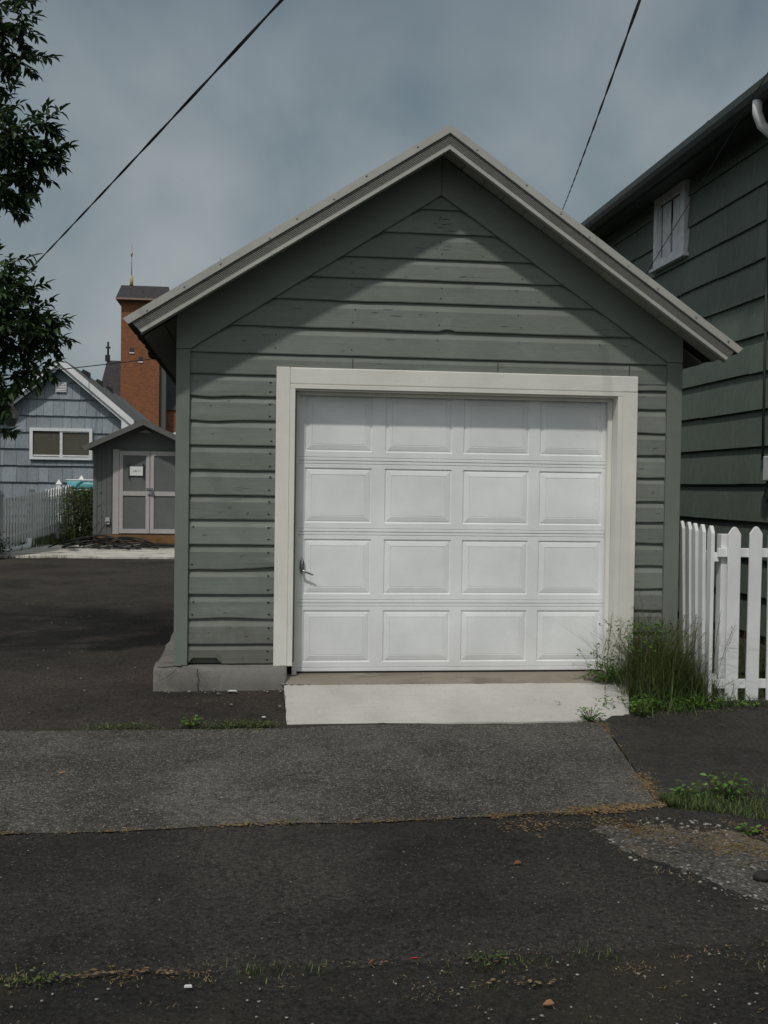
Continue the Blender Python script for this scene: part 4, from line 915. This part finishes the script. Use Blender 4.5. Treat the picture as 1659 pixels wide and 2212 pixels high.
for (cx_, cy_, n_, sx_) in ((-1.6, -.98, 420, .11), (-1.48, -1.0, 160, .07), (-1.75, -1.03, 90, .05), (-2.3, -1.0, 200, .10), (-2.5, -1.02, 80, .06), (-.74, -4.5, 60, .04), (-1.35, -3.0, 30, .02), (-2.2, -4.52, 70, .06)):
    for k in range(n_):
        x, y = cx_+R.gauss(0, sx_), cy_+R.gauss(0, .028); leaf(b, Vector((x, y, G(x, y)+.012+abs(R.gauss(0, .012)))), Vector((R.uniform(-1, 1), R.uniform(-1, 1), R.uniform(0, .7))), R.uniform(.010, .02), .010)
tag(b.build('grass', M['grass']), 'short green grass and clover growing along pavement joints and verge', 'grass', kind='stuff')
b = MB()
def drytuft(x, y, n, sp):
    for k in range(n):
        px, py = x+R.gauss(0, sp), y+R.gauss(0, sp*.6); blade(b, (px, py, G(px, py)+.012), R.uniform(.003, .010), R.uniform(1, 3), .0022, R.uniform(0, 6.28), n=2)
for k in range(330):
    x = R.uniform(-3.5, .5); drytuft(x, swB(x)+R.gauss(0, .015), 4, .015) if R.random() < .7*max(0, .55+nz(x*3)) else None
for k in range(90): x = R.uniform(-3.2, 1); drytuft(x, st3(x)-abs(R.gauss(0, .06)), 4, .02)
for k in range(170): drytuft(R.uniform(.05, 1.0), -3.2-R.random()*.7, 4, .025)
for k in range(50): x = R.uniform(-3, .6); drytuft(x, R.uniform(-4.95, -4.55), 3, .02)
for k in range(60): t = R.random(); drytuft(lerp(.78, .5, t), lerp(-1.1, -2.8, t), 4, .015)
for x, y in ((-2.3, -1.02), (-2.15, -1.03), (-2.45, -1.03), (1.3, -.12), (1.15, -.16), (1.6, -.8), (1.8, -.75), (-1.95, -4.52), (-2.3, -4.5), (-1.7, -4.5), (-.95, -4.7), (-.3, -4.6)): drytuft(x, y, 40, .05)
tag(b.build('dry_grass', M['dry']), 'tan dead grass litter scattered along joints and gravel', 'dry grass', kind='stuff')
# pebbles
b = MB()
def pebble(x, y, s_, z=None):
    bm = bmesh.new(); bmesh.ops.create_icosphere(bm, subdivisions=1, radius=s_)
    sx_, sy_, sz_ = R.uniform(.7, 1.3), R.uniform(.7, 1.3), R.uniform(.4, .7); o_ = (G(x, y) if z is None else z)+s_*.3+.01
    b.add([(x+v_.co.x*sx_, y+v_.co.y*sy_, o_+v_.co.z*sz_*R.uniform(.8, 1.2)) for v_ in bm.verts], [[v_.index for v_ in f.verts] for f in bm.faces]); bm.free()
for k in range(170): pebble(R.uniform(-3.2, 1.2), R.uniform(-4.5, -3.05), .0018+.0035*R.random()**3)
for k in range(900): x = R.uniform(.0, 1.1); pebble(x, R.uniform(interp([(0, -3.5), (.25, -3.9), (.38, -4.3), (1.1, -4.5)], x), interp([(0, -3.15), (.5, -3.0), (.85, -3.5), (1.1, -3.7)], x)), .002+.009*R.random()**3)
for k in range(90): pebble(R.uniform(-4.5, -1.3), R.uniform(-.95, 5), R.uniform(.004, .010))
for k in range(22): pebble(R.uniform(-2.2, -1.3), R.uniform(-.24, -.13), R.uniform(.003, .011))
for k in range(160): pebble(R.uniform(-3, .5), R.uniform(-5, -4.5), R.uniform(.002, .006))
for k in range(45): pebble(R.uniform(-1.33, -1.1), R.uniform(-.18, -.1), R.uniform(.004, .01), -.05)
tag(b.build('pebbles', M['stone']), 'small pale pebbles and grit scattered over the asphalt', 'pebbles', kind='stuff')
# individual small things
def rockm(name, x, y, s_, sz, mat, label, cat='stone', z=None):
    bm = bmesh.new(); bmesh.ops.create_icosphere(bm, subdivisions=3, radius=1); b = MB()
    b.add([(x+v_.co.x*s_*(1+.25*nz(v_.co.x*2, v_.co.y*2, v_.co.z*2)), y+v_.co.y*s_*.8*(1+.2*nz(v_.co.y*3, 2)), G(x, y)+.012+sz*.7+v_.co.z*sz*(1+.2*nz(v_.co.x*3, 9))) for v_ in bm.verts], [[v_.index for v_ in f.verts] for f in bm.faces], 0, .5, True); bm.free()
    return tag(b.build(name, mat), label, cat)
rockm('rock', .515, -3.87, .045, .022, M['dkstone'], 'dark flat rock at the edge of the gravel')
def plant(x, y, n, rad, lsz, label, name='weed_plant'):
    t = thing(name, label, 'weed', (x, y, G(x, y))); lf = MB(); st = MB()
    for k in range(n):
        a = R.uniform(0, 6.28); rr = rad*math.sqrt(R.random()); h_ = R.uniform(.015, rad*.9); p = Vector((x+rr*math.cos(a)*.8, y+rr*math.sin(a)*.6, G(x, y)+h_))
        st.tube([(x, y, G(x, y)), tuple(p)], .0015, 3, cap=False)
        leaf(lf, p, Vector((math.cos(a), math.sin(a), R.uniform(-.2, .5))), lsz*R.uniform(.7, 1.2), lsz*R.uniform(.5, .75), curl=.15)
    st.build('stem', M['grass'], t); lf.build('leaves', M['weedleaf'], t); return t
plant(-1.92, -.98, 34, .075, .035, 'bright green broad leaved weed at the pavement edge left of the slab')
plant(.72, -.97, 60, .11, .028, 'low green weed rosette at the front right corner of the concrete slab')
plant(1.12, -.86, 60, .12, .03, 'low leafy weed beside the slab below the tall grass')
plant(.66, -2.72, 40, .09, .035, 'green weed at the crack where the verge meets the pavement')
plant(.88, -2.72, 60, .13, .035, 'broad leaved weed in the verge near the right edge')
plant(.72, -3.30, 22, .05, .03, 'bright green weed beside the gravel at the right edge')
for i, (x, y, lb_) in enumerate([(-.98, -4.49, 'small bright red leaf on the joint in the near asphalt'), (-.42, -3.62, 'lone tan dead leaf on the dark asphalt apron right of centre'), (-.62, -4.82, 'orange dead leaf at the bottom edge of the photo'), (-1.12, -4.48, 'brown curled leaf on the near joint beside the red leaf'), (-2.55, -2.1, 'orange leaf scrap on the left of the sidewalk'), (-1.02, -2.985, 'rust brown leaf on the joint between sidewalk and apron')]):
    b = MB(); leaf(b, Vector((x, y, G(x, y)+.022)), Vector((R.uniform(-1, 1), R.uniform(-.3, .3), .1)), .035, .026, curl=.3)
    m_ = M['deadleaf']
    if i == 0:
        m_ = plain('red_petal', (.45, .03, .06))
    tag(b.build('fallen_leaf', m_), lb_, 'leaf')
for x, y, lb_ in ((-1.68, -.19, 'white paint chip on the asphalt against the garage foundation'), (-1.46, -.82, 'small white scrap among the clover beside the slab'), (-1.72, -4.6, 'small white scrap on the near street asphalt')):
    b = MB(); s_ = .03 if y > -.5 else .012; z = G(x, y)+.014
    b.prism([(x-s_, y-s_*.3), (x+s_, y-s_*.4), (x+s_*.8, y+s_*.3), (x-s_*.7, y+s_*.4)], 2, z, z+.006); tag(b.build('paint_chip', M['white']), lb_, 'scrap')
# hedge and hoses by the far fence
hb = thing('shrub', 'dense green shrub between the far picket fence and the shed', 'shrub', (-5.0, 15.2, .3))
b = MB(); st = MB()
for k in range(4200):
    u = R.uniform(-1, 1); v_ = R.uniform(-1, 1); z = R.random()
    x = -5.05+u*.52*(1-.25*z*z)+.1*nz(z*5, v_*3, u*3); y = 15.2+v_*.7; zz = .25+z*1.02*(1+.12*nz(u*3, v_*3, 1))
    leaf(b, Vector((x, y, zz)), Vector((R.uniform(-1, 1), R.uniform(-1, .4), R.uniform(-.3, 1))), R.uniform(.04, .075), R.uniform(.02, .035), R.random()*(.4+.6*z))
for k in range(16): x = R.uniform(-5.45, -4.7); st.tube([(x, 15.0, .2), (x+R.uniform(-.1, .1), 15.0, 1.1)], .01, 4)
for k in range(3): st.tube([(-5.0+k*.12, 14.2, .2), (-4.93+k*.16, 14.2, .45), (-4.8+k*.16, 14.15, .62)], .008, 4)
st.build('stems', M['bark'], hb); b.build('leaves', M['bushleaf'], hb)
h2 = thing('shrub', 'low dark plant at the foot of the far fence, left edge', 'shrub', (-6.35, 12.3, .05))
b = MB()
for k in range(900): leaf(b, Vector((R.gauss(-6.35, .16), R.gauss(12.25, .15), .08+abs(R.gauss(0, .13)))), Vector((R.uniform(-1, 1), R.uniform(-1, 1), R.uniform(0, 1))), .07, .03)
b.build('leaves', M['leaf'], h2)
b = MB()
for k in range(26):
    xa = R.uniform(-5.6, -4.6) if k < 15 else R.uniform(-4.8, -3.9); xb = xa+R.uniform(.8, 1.6); ya = R.uniform(13.3, 14.2); yb = R.uniform(13.2, 14.25); hh = R.uniform(.02, .22) if k < 12 else R.uniform(.01, .06)
    pts = []
    for i in range(13):
        t = i/12; x = lerp(xa, min(xb, -2.4), t); y = lerp(ya, yb, t)+.12*math.sin(t*6+k); pts.append((x, y, G(x, y)+.05+hh*math.sin(math.pi*t)+.01*R.random()))
    b.tube(pts, R.uniform(.012, .02), 6)
tag(b.build('hose_tangle', M['black']), 'tangled pile of black hoses on the pad before the grey shed', 'hoses')
b = MB()
for k in range(8):
    x = R.uniform(-5.3, -3.6); y = R.uniform(13.5, 14.0); b.tube([(x, y, G(x, y)+.08), (x+R.uniform(.1, .35), y+.05, G(x, y)+R.uniform(.1, .14))], .010, 5)
tag(b.build('pale_stick', M['stone']), 'pale broken sticks lying in the black hose pile', 'sticks', kind='stuff')
for o in bpy.data.objects:
    if '_o' in o: del o['_o']
